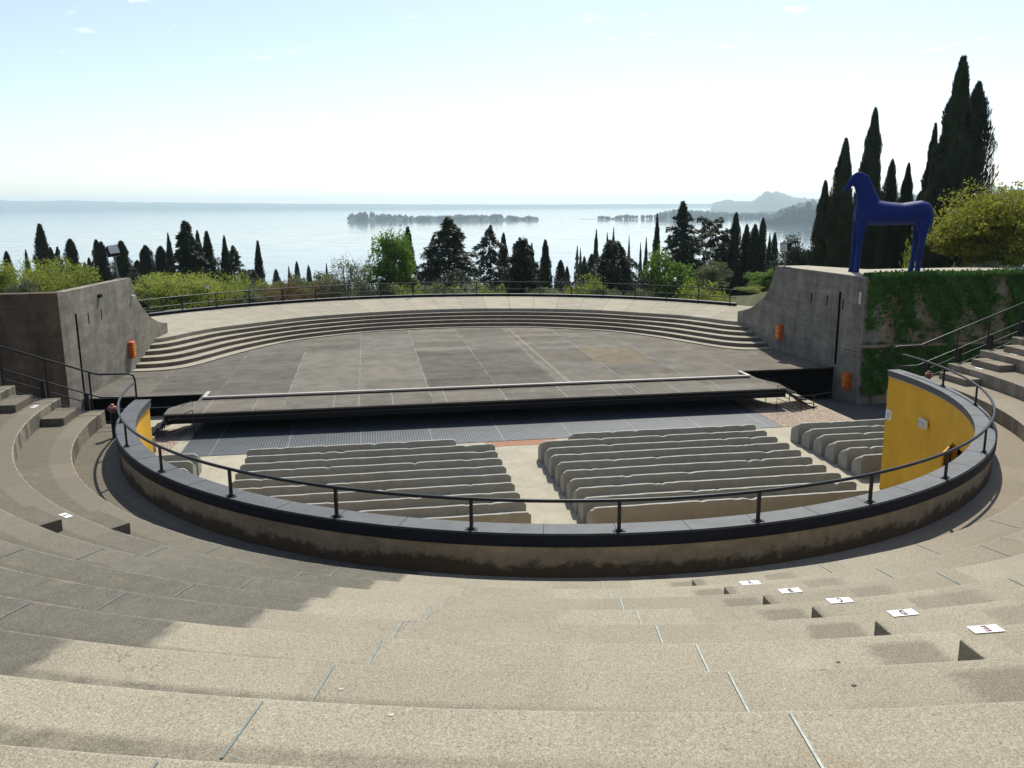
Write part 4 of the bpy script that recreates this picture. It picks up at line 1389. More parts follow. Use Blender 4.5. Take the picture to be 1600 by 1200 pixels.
def build_horse():
    bm = bmesh.new()
    Y = lambda k: (0, k, 0)
    # barrel, from chest to rump (x forward = -x)
    loft(bm, [((-0.02, 0, 3.02), (0, 0, 0.22), Y(0.20)), ((0.10, 0, 3.04), (0, 0, 0.48), Y(0.38)), ((0.40, 0, 3.06), (0, 0, 0.60), Y(0.50)), ((0.9, 0, 3.08), (0, 0, 0.66), Y(0.58)),
              ((1.5, 0, 3.03), (0, 0, 0.60), Y(0.57)), ((2.1, 0, 3.01), (0, 0, 0.56), Y(0.55)), ((2.6, 0, 3.06), (0, 0, 0.59), Y(0.55)), ((3.0, 0, 3.12), (0, 0, 0.58), Y(0.50)), ((3.32, 0, 3.05), (0, 0, 0.54), Y(0.42)), ((3.50, 0, 2.95), (0, 0, 0.36), Y(0.28)), ((3.56, 0, 2.9), (0, 0, 0.14), Y(0.1))])
    # neck: rings lean forward as it climbs
    loft(bm, [((0.62, 0, 3.15), (0.68, 0, 0.10), Y(0.40)), ((0.57, 0, 3.62), (0.56, 0, 0.04), Y(0.34)), ((0.45, 0, 4.05), (0.46, 0, 0.08), Y(0.27)), ((0.28, 0, 4.45), (0.39, 0, 0.14), Y(0.22)), ((0.14, 0, 4.78), (0.36, 0, 0.18), Y(0.18)), ((-0.04, 0, 4.98), (0.24, 0, 0.16), Y(0.14)), ((-0.12, 0, 5.10), (0.13, 0, 0.09), Y(0.09))])
    # head, from poll to muzzle, flat-fronted
    hx = Vector((-0.60, 0, -0.78)).normalized()
    hz = Vector((-0.78, 0, 0.60))
    p0 = Vector((-0.02, 0, 4.93))
    loft(bm, [(p0, hz * 0.17, Y(0.13)), (p0 + hx * 0.18, hz * 0.21, Y(0.16)), (p0 + hx * 0.40, hz * 0.185, Y(0.15)), (p0 + hx * 0.62, hz * 0.145, Y(0.115)), (p0 + hx * 0.80, hz * 0.12, Y(0.10)), (p0 + hx * 0.90, hz * 0.08, Y(0.07))])
    for sy in ():
        loft(bm, [((-0.02, sy * 0.10, 5.04), (0.05, 0, 0), Y(0.05)), ((-0.01, sy * 0.12, 5.14), (0.045, 0, 0), Y(0.03)), ((-0.02, sy * 0.12, 5.22), (0.01, 0, 0), Y(0.008))])
    # front legs: straight, slightly thicker hoof
    for sy, dx in ((-1, 0.10), (1, -0.04)):
        y = sy * 0.19
        loft(bm, [((0.26, y, 3.0), (0.30, 0, 0), Y(0.20)), ((0.24 + dx * .4, y, 2.6), (0.24, 0, 0), Y(0.19)), ((0.20 + dx, y, 2.2), (0.19, 0, 0), Y(0.17)), ((0.16 + dx, y, 1.45), (0.128, 0, 0), Y(0.125)), ((0.16 + dx, y, 1.28), (0.132, 0, 0), Y(0.125)), ((0.15 + dx, y, 1.0), (0.115, 0, 0), Y(0.115)), ((0.14 + dx, y, 0.38), (0.115, 0, 0), Y(0.115)), ((0.12 + dx, y, 0.20), (0.135, 0, 0), Y(0.13)), ((0.10 + dx, y, 0.0), (0.165, 0, 0), Y(0.16))])
    # hind legs: thigh, hock behind, near-vertical shank
    for sy, dx in ((-1, 0.09), (1, -0.09)):
        y = sy * 0.20
        loft(bm, [((3.10, y, 3.0), (0.44, 0, 0), Y(0.22)), ((3.10 + dx * .3, y, 2.55), (0.36, 0, 0.05), Y(0.21)), ((3.06 + dx * .6, y, 2.15), (0.245, 0, 0.05), Y(0.18)), ((3.04 + dx, y, 1.80), (0.165, 0, 0), Y(0.14)), ((3.03 + dx, y, 1.50), (0.14, 0, 0), Y(0.125)), ((3.01 + dx, y, 1.25), (0.125, 0, 0), Y(0.12)), ((2.95 + dx, y, 0.45), (0.112, 0, 0), Y(0.11)), ((2.93 + dx, y, 0.22), (0.13, 0, 0), Y(0.125)), ((2.91 + dx, y, 0.0), (0.16, 0, 0), Y(0.15))])
    # tail lying close
    loft(bm, [((3.48, 0, 3.2), (0.05, 0, 0.05), Y(0.07)), ((3.55, 0, 2.8), (0.06, 0, 0), Y(0.07)), ((3.52, 0, 2.3), (0.05, 0, 0), Y(0.06)), ((3.46, 0, 1.9), (0.02, 0, 0), Y(0.02))])
    bmesh.ops.recalc_face_normals(bm, faces=bm.faces)
    me = bpy.data.meshes.new('horse_body'); bm.to_mesh(me); bm.free()
    o = bpy.data.objects.new('horse_body', me); COL.objects.link(o)
    rm = o.modifiers.new('remesh', 'REMESH'); rm.mode = 'VOXEL'; rm.voxel_size = 0.045
    sm = o.modifiers.new('smooth', 'SMOOTH'); sm.factor = 0.6; sm.iterations = 7
    dg = bpy.context.evaluated_depsgraph_get()
    me2 = bpy.data.meshes.new_from_object(o.evaluated_get(dg))
    me2.polygons.foreach_set('use_smooth', [True] * len(me2.polygons))
    o.modifiers.clear()
    o.data = me2
    me2.materials.clear(); me2.materials.append(M['horse'])
    bpy.data.meshes.remove(me)
    return o


hs = empty('horse_statue', (19.02, 15.15, 6.285), 'tall glossy blue horse statue standing on the ivy clad block', 'statue', rz=R_(-17))
hs.scale = (1.06, 1, 0.975)
hb = build_horse()
hb.parent = hs
hb.name = 'body'
hb.location = (0.1, 0, 0)

for o in (stg, stp, fen, wr, wl, e_flank, e2, hs, bpy.data.objects['terrace'], bpy.data.objects['ivy'], e_pipe): push_back(o)
for o in list(COL.objects):
    if o.parent is None and o.name.split('.')[0] in ('hose_box', 'floodlight', 'stage_stair'): push_back(o)
# ------------------------------------------------------------------ trees
def lathe_core(prof, n=10, jit=0.08, rg=RNG):
    V, F = [], []
    for j, (r, z) in enumerate(prof):
        for i in range(n):
            a = 2 * PI * i / n
            k = r * (1 + rg.uniform(-jit, jit))
            V.append((k * math.cos(a), k * math.sin(a), z))
    for j in range(len(prof) - 1):
        for i in range(n):
            F.append((j * n + i, j * n + (i + 1) % n, (j + 1) * n + (i + 1) % n, (j + 1) * n + i))
    return np.array(V), F


def cyp_prof(h, kind):
    """Half-width (0..0.5) of the crown at relative height h."""
    if kind == 'slim': return 0.5 * min(1, (h / 0.08 + 0.25)) * (1 - h ** 1.7) ** 0.9 + 0.004
    if kind == 'cone': return 0.5 * min(1, (h / 0.06 + 0.35)) * (1 - h) ** 0.72 + 0.004
    if kind == 'column': return 0.5 * min(1, (h / 0.08 + 0.3)) * (1 - h ** 2.6) ** 0.62 * (1 + 0.10 * math.sin(h * 23)) + 0.012
    return 0.5 * min(1, (h / 0.10 + 0.3)) * (1 - h ** 2.6) ** 0.75 + 0.006


def make_cypress(kind, seed, n=6500, H=15.0, W=2.6, ragged=0.28, tall_tips=0):
    rg = np.random.default_rng(seed)
    hs_ = rg.uniform(0.01, 1.0, n) ** 0.9
    ang = rg.uniform(0, 2 * PI, n)
    lob = 1 + 0.17 * np.sin(ang * 3 + hs_ * 9 + seed) + 0.14 * np.sin(ang * 5 - hs_ * 19) + 0.13 * np.sin(ang * 2 + hs_ * 37 + seed)
    r = np.array([cyp_prof(h, kind) for h in hs_]) * W * lob * rg.uniform(0.80, 1.0 + ragged, n)
    lean = 0.02 * H * np.sin(hs_ * 2.0 + seed)
    c = np.column_stack([r * np.cos(ang) + lean * 0.3, r * np.sin(ang), hs_ * H])
    d = np.column_stack([np.cos(ang) * 0.32, np.sin(ang) * 0.32, np.ones(n)]) + rg.normal(0, 0.22, (n, 3))
    nr = np.column_stack([np.cos(ang), np.sin(ang), np.full(n, 0.2)]) + rg.normal(0, 0.4, (n, 3))
    core = lathe_core([(cyp_prof(h, kind) * W * 0.74 + 0.01, h * H) for h in np.linspace(0.01, 0.985, 22)], 12, 0.10, rg)
    core[0][:, 0] += 0.3 * 0.02 * H * np.sin(core[0][:, 2] / H * 2.0 + seed)
    me = leaf_mesh('crown', c, d, rg.uniform(0.28, 0.85, n), rg.uniform(0.07, 0.19, n), nr, core)
    me.materials.append(M['L_cypress'])
    return me, H, W


def make_conifer(seed, H=16.0, W=11.0, nb=95, per=95, droop=0.22, bare=0.06, flat=False, dense=1.0, mat='L_cedar', lp=0.62):
    """Tiered conifer: branches with flat pads of needles; returns crown mesh and trunk mesh."""
    rg = np.random.default_rng(seed)
    C, D, N = [], [], []
    tr = MB()
    tr.tube([(0.02 * H * math.sin(z * 3 + seed) * 0.5, 0, z * H) for z in np.linspace(0, 0.98, 10)], 0.013 * H, 8, r1=0.03)
    for b in range(nb):
        h = bare + (1 - bare) * (b + rg.uniform(-.4, .4)) / nb
        h = min(0.985, max(bare * 0.6, h))
        a = b * 2.399 + rg.uniform(-.5, .5)
        L = 0.5 * W * ((1 - h) ** lp) * rg.choice([rg.uniform(0.35, 0.7), rg.uniform(0.7, 1.22)], p=[0.4, 0.6]) * (0.8 if h < bare + 0.06 else 1.0) + 0.12
        if flat and h > 0.8: L *= 1.5
        z0 = h * H
        rise = rg.uniform(0.05, 0.22) * L
        pts = []
        for q in np.linspace(0, 1, 7):
            z = z0 + rise * math.sin(q * 2.2) - droop * L * q ** 2.2
            aa_ = a + 0.15 * q
            pts.append((L * q * math.cos(aa_), L * q * math.sin(aa_), z))
        tr.tube(pts, 0.010 * H * (1 - h) * 0.6 + 0.025, 4, cap=False, r1=0.012)
        k = int(per * (0.35 + L / (0.5 * W)) * dense)
        q = rg.uniform(0.16, 1.0, k) ** 0.75
        wd = 0.30 * L * (1.0 - 0.55 * q) + 0.12
        off = rg.uniform(-1, 1, k) * wd
        p = np.array(pts)
        base = np.column_stack([np.interp(q, np.linspace(0, 1, 7), p[:, i]) for i in range(3)])
        side = np.array([-math.sin(a), math.cos(a), 0])
        fwd_ = np.array([math.cos(a), math.sin(a), 0])
        c = base + off[:, None] * side
        c[:, 2] += rg.normal(0, 0.20, k) - 0.20 * np.abs(off) - rg.uniform(0, 0.35, k)
        C.append(c)
        D.append(fwd_ * 0.7 + side * (np.sign(off) * 0.6)[:, None] + np.array([0, 0, -0.35]) + rg.normal(0, 0.4, (k, 3)))
        N.append(np.array([0, 0, 1.0]) + rg.normal(0, 0.8, (k, 3)))
    C, D, N = np.vstack(C), np.vstack(D), np.vstack(N)
    me = leaf_mesh('crown', C, D, rg.uniform(0.35, 0.75, len(C)), rg.uniform(0.12, 0.26, len(C)), N)
    me.materials.append(M[mat])
    t = bpy.data.meshes.new('trunk'); t.from_pydata(tr.v, [], tr.f); t.materials.append(M['bark'])
    return me, t, H, W


def make_broad(seed, H=8.0, W=9.0, blobs=26, n=11000, leaf=(0.16, 0.30), mat='L_light', base=0.12, squash=0.75, open_=0.0, barkm='bark', thick=1.0):
    """Round-headed tree: limbs to uneven clumps of leaves."""
    rg = np.random.default_rng(seed)
    tr = MB()
    C, D = [], []
    cen = []
    for b in range(blobs):
        for _ in range(30):
            u = rg.normal(size=3); u /= np.linalg.norm(u)
            rr = rg.uniform(0.45, 0.92) if b > blobs * 0.25 else rg.uniform(0.1, 0.5)
            p = np.array([u[0] * 0.5 * W * rr, u[1] * 0.5 * W * rr, H * (base + (1 - base) * (0.5 + 0.48 * u[2] * rr))])
            if p[2] > H * 0.10: break
        cen.append((p, rg.uniform(0.11, 0.24) * W * (0.8 if open_ else 1.0)))
    tr.tube([(0, 0, 0), (0.05 * W * 0.2, 0, H * 0.2), (0, 0.02 * W, H * 0.45)], 0.035 * W * 0.7 * thick, 7, r1=0.02 * W * thick)
    for (p, r) in cen:
        mid = np.array([p[0] * 0.35, p[1] * 0.35, H * 0.25 + (p[2] - H * 0.25) * 0.5])
        tr.tube([(0, 0, H * 0.18), tuple(mid), tuple(p)], 0.012 * W * thick, 5, cap=False, r1=0.02)
        if open_:
            for q in range(7):
                e_ = p + rg.normal(0, 0.55, 3) * r * 1.5
                tr.tube([tuple(mid * 0.4 + p * 0.6), tuple((p + e_) / 2 + rg.normal(0, 0.1, 3)), tuple(e_)], 0.022, 4, cap=False, r1=0.008)
    per = n // blobs
    for (p, r) in cen:
        u = rg.normal(size=(per, 3)); u /= np.linalg.norm(u, axis=1, keepdims=True)
        u[:, 2] = np.where(u[:, 2] < -0.3, u[:, 2] * 0.5, u[:, 2])
        rad = r * rg.uniform(0.45, 1.08, per) ** 0.6
        lump = 1 + 0.22 * np.sin(u[:, 0] * 5 + p[0]) + 0.18 * np.sin(u[:, 1] * 7 + p[1])
        c = p + u * (rad * lump)[:, None] * np.array([1, 1, squash])
        C.append(c)
        D.append(u * 0.5 + rg.normal(0, 0.7, (per, 3)) + np.array([0, 0, -0.2]))
    C, D = np.vstack(C), np.vstack(D)
    C[:, 2] = np.maximum(C[:, 2], 0.05)
    me = leaf_mesh('crown', C, D, rg.uniform(leaf[0], leaf[1], len(C)), rg.uniform(leaf[0] * 0.6, leaf[1] * 0.7, len(C)))
    me.materials.append(M[mat])
    t = bpy.data.meshes.new('trunk'); t.from_pydata(tr.v, [], tr.f); t.materials.append(M[barkm])
    return me, t, H, W


tb = MB(); tb.tube([(0, 0, 0), (0.03, 0, 5), (0, 0, 12.5)], 0.22, 8, r1=0.05)
CYP_TRUNK = bpy.data.meshes.new('trunk'); CYP_TRUNK.from_pydata(tb.v, [], tb.f); CYP_TRUNK.materials.append(M['bark'])
KIT = {}
for kd, sd in (('slim', 1), ('cone', 2), ('column', 3), ('mid', 4)):
    me, H, W = make_cypress(kd, sd)
    KIT[kd] = (me, CYP_TRUNK, H, W)
me, H, W = make_cypress('mid', 9, n=18000, H=16, W=3.0, ragged=0.30); KIT['near'] = (me, CYP_TRUNK, H, W)
me, H, W = make_cypress('cone', 17, n=18000, H=16, W=3.2, ragged=0.32); KIT['near_cone'] = (me, CYP_TRUNK, H, W)
me, H, W = make_cypress('mid', 23, n=15000, H=16, W=4.0, ragged=0.55); KIT['near_rough'] = (me, CYP_TRUNK, H, W)
KIT['cedar'] = make_conifer(21, 17, 12, 110, 170, 0.26, 0.10, lp=0.72)
KIT['cedar_thin'] = make_conifer(22, 16, 9, 50, 150, 0.22, 0.16, lp=0.62)
KIT['fir'] = make_conifer(23, 17, 6.2, 150, 130, 0.12, 0.05, lp=0.62, dense=1.5)
KIT['spire'] = make_conifer(24, 17, 10, 85, 150, 0.16, 0.12, lp=0.85)
KIT['weeping'] = make_conifer(25, 13, 12, 110, 190, 0.62, 0.08, lp=0.40)
KIT['flat_pine'] = make_conifer(26, 15, 9, 46, 170, -0.05, 0.20, flat=True, lp=0.35)
KIT['dense_pine'] = make_conifer(27, 12, 9.5, 150, 200, 0.10, 0.02, lp=0.48, dense=1.4, mat='L_dark')
KIT['light_bush'] = make_broad(31, 7, 9.5, 30, 15000, (0.14, 0.26), 'L_light', 0.05)
KIT['light_bush2'] = make_broad(32, 7, 9.5, 26, 14000, (0.14, 0.26), 'L_light', 0.05)
KIT['green_tree'] = make_broad(33, 13, 8.0, 34, 15000, (0.22, 0.42), 'L_green', 0.10, 1.0)
KIT['green_round'] = make_broad(34, 10, 8.5, 30, 12000, (0.24, 0.46), 'L_green', 0.10, 0.85)
KIT['olive_tree'] = make_broad(35, 8, 8.0, 26, 9000, (0.14, 0.28), 'L_olive', 0.10, 0.8, 1.0, 'bark_pale')
KIT['bare_tree'] = make_broad(36, 9, 9.0, 26, 3600, (0.14, 0.26), 'L_olive', 0.22, 0.8, 1.0, 'bark_pale', 0.8)
KIT['red_shrub'] = make_broad(37, 6, 8.0, 24, 5200, (0.13, 0.24), 'L_red', 0.12, 0.7, 1.0, 'bark')
KIT['blossom'] = make_broad(38, 4, 5.0, 18, 4200, (0.10, 0.20), 'L_blossom', 0.10, 0.8, 1.0, 'bark_pale', 0.7)
KIT['yellow_tree'] = make_broad(39, 7.5, 10.0, 70, 46000, (0.18, 0.32), 'L_yellow', 0.02, 0.9)
KIT['low_shrub'] = make_broad(40, 3.0, 5.0, 20, 6000, (0.10, 0.20), 'L_olive', 0.05, 0.8)
KIT['low_green'] = make_broad(41, 3.0, 5.0, 20, 7000, (0.10, 0.20), 'L_light', 0.05, 0.8)
KIT['dark_round'] = make_broad(42, 12, 9.0, 32, 13000, (0.22, 0.40), 'L_dark', 0.15, 0.75)
NAMES = {'slim': 'cypress_tree', 'cone': 'cypress_tree', 'column': 'cypress_tree', 'mid': 'cypress_tree', 'near': 'cypress_tree', 'near_cone': 'cypress_tree', 'near_rough': 'cypress_tree',
         'cedar': 'cedar_tree', 'cedar_thin': 'cedar_tree', 'fir': 'fir_tree', 'spire': 'fir_tree', 'weeping': 'cedar_tree', 'flat_pine': 'pine_tree', 'dense_pine': 'pine_tree', 'dark_round': 'pine_tree',
         'light_bush': 'leafy_tree', 'light_bush2': 'leafy_tree', 'green_tree': 'leafy_tree', 'green_round': 'leafy_tree', 'olive_tree': 'leafy_tree', 'bare_tree': 'leafy_tree', 'yellow_tree': 'leafy_tree',
         'red_shrub': 'shrub', 'blossom': 'shrub', 'low_shrub': 'shrub', 'low_green': 'shrub'}


WK = {'cedar': 1.45, 'cedar_thin': 1.35, 'fir': 1.35, 'spire': 1.4, 'weeping': 1.3, 'flat_pine': 1.3, 'dense_pine': 1.15, 'slim': 1.15, 'cone': 1.25, 'mid': 1.2, 'column': 1.02, 'near': 0.66, 'near_cone': 0.70, 'near_rough': 0.85}


def tree(kind, u, vtop, wpx, F, label, base=None, lean=0.0):
    """A tree standing on the slope at distance F whose tip is seen at u, vtop."""
    crown, trunk, H, W = KIT[kind]
    if u < 1262 and F < 82: F = F * 1.10
    top = at(u, vtop, F)
    zb = terr(top.x, top.y) if base is None else base
    h = top.z - zb
    w = wpx * WK.get(kind, 1.0) * F / FPX
    nm = NAMES[kind]
    e = empty(nm, (top.x, top.y, zb - 0.05), label, {'cypress_tree': 'cypress', 'cedar_tree': 'cedar', 'fir_tree': 'fir', 'pine_tree': 'pine', 'leafy_tree': 'tree', 'shrub': 'shrub'}[nm], 'trees below the terrace' if u < 1262 else 'trees behind the right wall', rz=random.uniform(0, 6.28))
    e.scale = (w / W, w / W, h / H)
    for m_, n_ in ((crown, 'crown'), (trunk, 'trunk')):
        o_ = bpy.data.objects.new(n_, m_)
        COL.objects.link(o_)
        o_.parent = e
    if lean: e.rotation_euler.x = lean
    return e


for a in [
    # left of the left floodlight
    ('column', 9, 393, 15, 118, 'small cypress at the far left edge of the view'),
    ('slim', 40, 391, 12, 150, 'thin cypress tip between the far left bushes'),
    ('cone', 62, 351, 30, 112, 'tall pointed cypress left of the left wall'),
    ('mid', 78, 387, 17, 114, 'short cypress touching the tall pointed one at far left'),
    ('spire', 89, 385, 34, 120, 'little ragged fir between two cypresses at far left'),
    ('column', 110, 374, 24, 108, 'blunt cypress standing alone left of the left floodlight'),
    ('mid', 132, 410, 12, 125, 'lowest dark cypress left of the twin topped one'),
    ('mid', 139, 403, 11, 128, 'second low cypress left of the twin topped one'),
    ('column', 149, 375, 18, 104, 'left half of the twin topped cypress by the floodlight'),
    ('column', 158, 378, 19, 104, 'right half of the twin topped cypress by the floodlight'),
    ('dark_round', 174, 404, 30, 110, 'round dark pine beside the left floodlight'),
    ('column', 188, 377, 26, 102, 'broad dark cypress directly behind the left floodlight'),
    # between left wall and the bare tree
    ('mid', 214, 407, 20, 112, 'short cypress just right of the left wall end'),
    ('column', 227, 384, 26, 104, 'blunt broad cypress left of the thin one and the big fir'),
    ('column', 251, 385, 24, 106, 'second blunt cypress left of the big dark fir'),
    ('slim', 262, 365, 14, 100, 'thin pointed cypress at the left side of the big dark fir'),
    ('fir', 289, 346, 56, 98, 'big dense dark fir left of centre'),
    ('slim', 308, 361, 19, 104, 'slender cypress touching the right side of the big fir'),
    ('cone', 322, 362, 24, 100, 'leaning cypress second right of the big fir'),
    ('dark_round', 341, 396, 26, 112, 'low dark crown between two cypresses right of the big fir'),
    ('slim', 350, 369, 17, 104, 'cypress beside the grey spreading fir'),
    ('spire', 364, 383, 62, 106, 'spreading grey green fir right of the cypress group'),
    ('weeping', 392, 420, 52, 118, 'low dark spreading cedar under the lone cypress'),
    ('cone', 402, 377, 16, 120, 'lone thin cypress with open water on both sides'),
    ('mid', 431, 421, 12, 190, 'small distant cypress left of the reddish shrubs'),
    ('slim', 451, 416, 7, 210, 'tiny distant cypress tip above the reddish shrubs'),
    ('column', 463, 410, 12, 180, 'distant blunt cypress above the reddish shrubs'),
    ('mid', 482, 416, 12, 175, 'distant cypress at the left of the bare pale tree'),
    ('slim', 510, 413, 9, 150, 'distant cypress seen through the bare pale tree'),
    # centre
    ('cone', 637, 356, 27, 92, 'dark cypress in front of the tall bright green tree'),
    ('cedar', 701, 339, 118, 92, 'large dark layered cedar near the centre'),
    ('cedar_thin', 764, 351, 80, 96, 'open cedar with drooping branches right of the large cedar'),
    ('mid', 787, 365, 15, 98, 'cypress between the open cedar and the dark broad pine'),
    ('dense_pine', 816, 374, 72, 84, 'dark broad dome shaped pine behind the fence centre'),
    ('slim', 831, 381, 14, 100, 'cypress peeping over the right side of the dome shaped pine'),
    ('cone', 852, 376, 24, 108, 'neat cone shaped cypress right of the dome shaped pine'),
    ('mid', 876, 407, 19, 112, 'short cypress right of the neat cone shaped one'),
    ('mid', 886, 417, 12, 118, 'smallest cypress right of the neat cone shaped one'),
    ('spire', 902, 384, 17, 150, 'thin distant fir left of the weeping cedar'),
    ('slim', 907, 389, 7, 160, 'needle thin cypress beside the distant fir'),
    ('mid', 913, 401, 11, 135, 'low cypress left of the weeping cedar'),
    ('column', 924, 398, 18, 118, 'dark cypress touching the left side of the weeping cedar'),
    ('slim', 932, 360, 11, 130, 'tall thin cypress left of the weeping cedar'),
    ('slim', 949, 365, 8, 135, 'thin cypress rising behind the weeping cedar'),
    ('slim', 959, 357, 8, 135, 'highest cypress tip above the weeping cedar'),
    ('weeping', 961, 374, 100, 88, 'weeping dark cedar right of centre'),
    ('slim', 983, 370, 6, 150, 'thin cypress tip right of the weeping cedar'),
    ('slim', 1001, 380, 6, 155, 'short thin cypress tip right of the weeping cedar'),
    ('slim', 1010, 372, 8, 150, 'thin cypress left of the leaning tall one'),
    ('slim', 1027, 336, 15, 100, 'tall slightly leaning cypress left of the ragged fir'),
    ('spire', 1068, 314, 92, 94, 'tall ragged fir with spreading arms right of centre'),
    ('mid', 1072, 366, 24, 96, 'short cypress in front of the ragged fir'),
    ('flat_pine', 1112, 341, 74, 100, 'flat topped open pine right of the ragged fir'),
    ('fir', 1134, 363, 38, 104, 'dark fir left of the row of five cypresses'),
    ('mid', 1151, 333, 17, 98, 'tallest of the row of cypresses left of the right wall'),
    ('mid', 1167, 351, 15, 100, 'pointed cypress, second of the row left of the right wall'),
    ('column', 1180, 351, 18, 98, 'blunt cypress, third of the row left of the right wall'),
    ('column', 1193, 341, 15, 98, 'straight cypress, fourth of the row left of the right wall'),
    ('slim', 1203, 366, 10, 104, 'thin cypress just left of the right floodlight'),
    ('mid', 1211, 364, 12, 106, 'cypress directly behind the right floodlight'),
    # green trees
    ('light_bush', 90, 405, 130, 66, 'bright green bushy tree behind the left wall'),
    ('light_bush2', -8, 397, 90, 66, 'bright green tree at the far left edge'),
    ('olive_tree', 30, 432, 60, 62, 'grey green bush between the far left trees'),
    ('light_bush', 270, 423, 150, 70, 'large spring green tree right of the left wall'),
    ('light_bush2', 338, 430, 110, 74, 'spring green tree next to the big one by the fence'),
    ('light_bush', 382, 429, 80, 80, 'small rounded spring green tree at the right of the group'),
    ('olive_tree', 395, 444, 70, 73, 'grey green bush behind the left fence'),
    ('red_shrub', 440, 428, 80, 74, 'reddish brown young shrub behind the fence'),
    ('red_shrub', 492, 424, 86, 76, 'larger reddish shrub beside the bare pale tree'),
    ('bare_tree', 538, 394, 110, 76, 'almost bare pale tree with thin spring leaves'),
    ('green_tree', 606, 362, 66, 82, 'tall bright green leafy tree left of the large cedar'),
    ('green_tree', 628, 364, 44, 84, 'second bright green crown behind the dark cypress'),
    ('low_shrub', 560, 446, 70, 72, 'grey green shrub under the bare pale tree'),
    ('low_shrub', 690, 440, 80, 72, 'loose grey green shrub in front of the large cedar'),
    ('blossom', 742, 432, 64, 72, 'pale blossoming shrub behind the fence centre'),
    ('low_green', 770, 446, 50, 71, 'small yellow green shrub left of the dome shaped pine'),
    ('blossom', 865, 446, 60, 72, 'pale blossoming shrub right of the dome shaped pine'),
    ('low_green', 916, 432, 74, 74, 'yellow green shrub below the weeping cedar'),
    ('green_round', 1052, 389, 88, 80, 'bright green rounded tree in front of the ragged fir'),
    ('olive_tree', 1112, 402, 66, 86, 'dull green tree between the bright one and the cypress row'),
    ('green_round', 1196, 418, 56, 78, 'light green tree by the end of the right wall'),
    ('low_green', 1172, 446, 50, 72, 'low yellow green shrub by the end of the right wall'),
    ('low_green', 640, 446, 46, 71, 'small green shrub under the dark cypress'),
    ('low_shrub', 1000, 446, 60, 72, 'grey green shrub left of the bright rounded tree'),
    ('dark_round', 205, 420, 60, 96, 'dark rounded mass low behind the left wall end'),
    ('dark_round', 236, 418, 60, 118, 'dark crown low between the two blunt cypresses'),
    ('dark_round', 150, 412, 60, 112, 'dark crown low under the twin topped cypress'),
    ('dark_round', 330, 415, 70, 108, 'dark crown low under the cypresses right of the big fir'),
    ('olive_tree', 470, 432, 90, 90, 'grey green crown low behind the reddish shrubs'),
    ('olive_tree', 420, 436, 70, 84, 'grey green bush left of the reddish shrubs'),
    ('dark_round', 690, 418, 110, 86, 'dark low foliage at the foot of the large cedar'),
    ('dark_round', 752, 424, 70, 90, 'dark low foliage at the foot of the open cedar'),
    ('dark_round', 884, 430, 60, 100, 'dark low crown behind the short cypresses right of centre'),
    ('dark_round', 945, 418, 100, 100, 'dark low crown behind the weeping cedar'),
    ('dark_round', 1016, 420, 60, 104, 'dark low crown left of the bright rounded tree'),
    ('dark_round', 1100, 410, 100, 106, 'dark low crown behind the bright rounded tree'),
    ('dark_round', 1165, 408, 90, 108, 'dark low crown at the foot of the cypress row'),
    ('dark_round', 1220, 402, 60, 96, 'dark low crown behind the end of the right wall'),
    ('olive_tree', 545, 440, 110, 90, 'grey green crown low behind the bare pale tree'),
    ('red_shrub', 520, 436, 80, 84, 'reddish shrub low under the bare pale tree'),
    ('bare_tree', 572, 404, 80, 84, 'second thin leaved pale tree left of the bright green tree'),
    ('low_shrub', 600, 440, 80, 72, 'grey green shrub at the foot of the bright green tree'),
    ('low_green', 690, 448, 60, 73, 'yellow green shrub before the large cedar'),
    ('low_shrub', 836, 446, 60, 73, 'grey green shrub below the dome shaped pine'),
    ('low_shrub', 950, 444, 80, 73, 'grey green shrub at the foot of the weeping cedar'),
    ('low_green', 1100, 440, 80, 73, 'light green shrub between the bright tree and the fence end'),
    ('olive_tree', 360, 440, 90, 80, 'grey green crown low in the spring green group'),
    ('dark_round', 726, 408, 60, 98, 'dark crown low between the two cedars'),
    ('dark_round', 794, 410, 60, 100, 'dark crown low between the open cedar and the dome shaped pine'),
    ('dark_round', 846, 416, 50, 112, 'dark crown low right of the dome shaped pine'),
    ('dark_round', 660, 412, 60, 100, 'dark crown low left of the large cedar'),
    ('dark_round', 1140, 392, 60, 108, 'dark crown low left of the cypress row'),
    ('olive_tree', 448, 422, 80, 92, 'grey green crown low under the tiny distant cypresses'),
    ('light_bush2', 412, 432, 80, 84, 'spring green crown at the foot of the lone thin cypress'),
    ('olive_tree', 505, 418, 80, 94, 'grey green crown low at the left of the bare pale tree'),
    ('mid', 676, 372, 20, 110, 'cypress half hidden by the left of the large cedar'),
]:
    tree(*a)
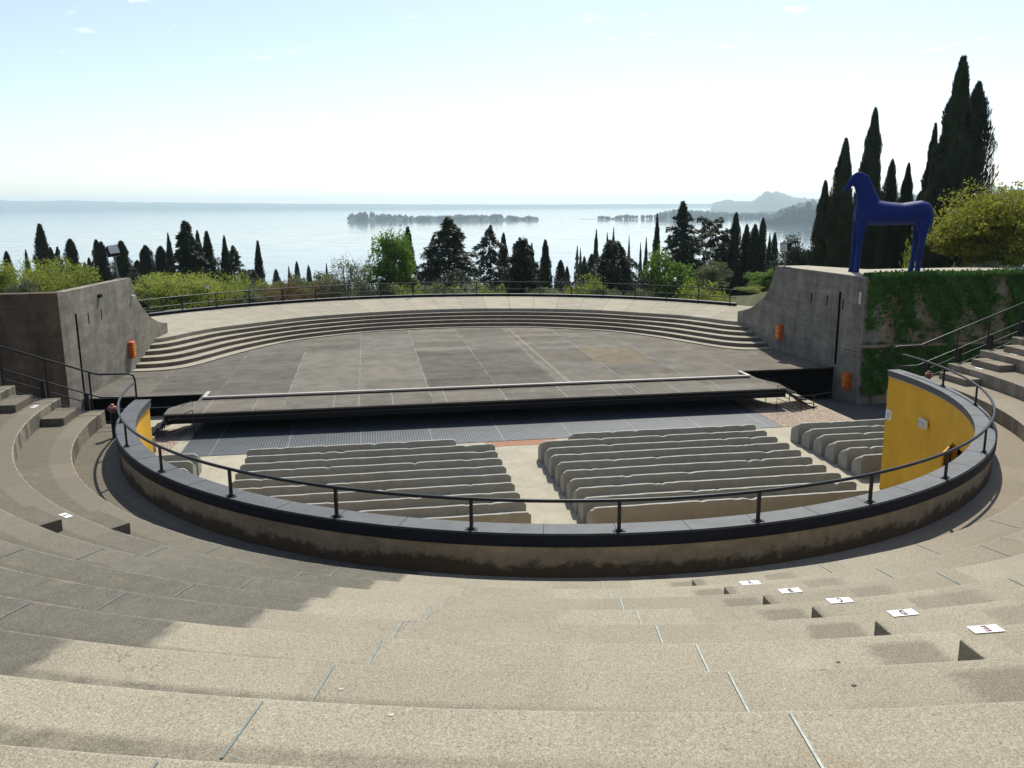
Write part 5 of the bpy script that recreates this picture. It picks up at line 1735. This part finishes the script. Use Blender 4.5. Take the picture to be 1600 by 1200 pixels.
# behind the right wall
for a in [
    ('dark_round', 1250, 360, 62, 84, 'round dark pine between the right floodlight and the cypresses'),
    ('near', 1289, 284, 38, 63, 'leftmost cypress of the group behind the blue horse'),
    ('near', 1321, 219, 50, 62, 'broad cypress behind the head of the blue horse'),
    ('near', 1367, 171, 44, 66, 'tall cypress rising above the back of the blue horse'),
    ('near_rough', 1395, 250, 26, 70, 'slim ragged cypress above the back of the blue horse'),
    ('near', 1421, 256, 30, 70, 'short cypress above the rump of the blue horse'),
    ('near_cone', 1462, 195, 44, 70, 'narrow pointed cypress right of the blue horse'),
    ('near_cone', 1505, 92, 92, 64, 'tallest cypress of the group at right'),
    ('near_rough', 1530, 130, 56, 66, 'rough feathery cypress right of the tallest one'),
    ('yellow_tree', 1552, 298, 172, 54, 'round yellow green tree right of the blue horse'),
    ('yellow_tree', 1625, 296, 130, 56, 'yellow green tree cut by the right edge'),
    ('low_green', 1425, 398, 42, 52, 'small yellow green shrub behind the legs of the blue horse'),
    ('low_shrub', 1490, 410, 90, 50, 'grey green shrub at the foot of the yellow green tree'),
    ('low_shrub', 1570, 408, 100, 50, 'grey green shrub on the ivy clad block near the right edge'),
    ('near', 1345, 300, 46, 74, 'low dark cypress behind the legs of the blue horse'),
    ('near', 1378, 300, 50, 78, 'dark cypress filling the gap under the blue horse'),
    ('near', 1408, 310, 44, 80, 'dark cypress behind the belly of the blue horse'),
    ('near', 1440, 300, 44, 80, 'dark cypress behind the hind legs of the blue horse'),
]:
    tree(*a)

# garden lamps beyond the fence
for (u, v, F, lab) in ((645, 432, 72, 'garden lamp with white head behind the fence under the cypress'), (1055, 437, 72, 'garden lamp with white head behind the fence below the bright tree'), (324, 449, 70, 'garden lamp behind the fence before the spring green trees')):
    p = at(u, v, F)
    zb = terr(p.x, p.y)
    e = empty('garden_lamp', (p.x, p.y, zb), lab, 'lamp post', 'garden lamps beyond the fence')
    h = p.z - zb
    MB().tube([(0, 0, 0), (0, 0, h - 0.12)], 0.035, 6).build('pole', M['rail'], e)
    MB().tube([(0, 0, h - 0.12), (0, 0, h + 0.12)], 0.12, 8, r1=0.15).build('lamp_head', M['white'], e)
    MB().tube([(0, 0, h + 0.12), (0, 0, h + 0.17)], 0.17, 8, r1=0.05).build('cap', M['rail'], e)

# ------------------------------------------------------------------ haze
hz = NT('haze')
hz.t.nodes.remove(hz.b)
pv = hz.n('ShaderNodeVolumePrincipled')
pv.inputs['Color'].default_value = (0.74, 0.91, 1.0, 1)
pv.inputs['Density'].default_value = 0.000085
pv.inputs['Anisotropy'].default_value = 0.3
hz.l(pv.outputs[0], hz.out.inputs['Volume'])
HB = 15600
ob = MB().box(-HB, HB, -HB, HB, LAKE_Z - 7.5, 135).build('haze', hz.m)
tag(ob, kind='stuff')
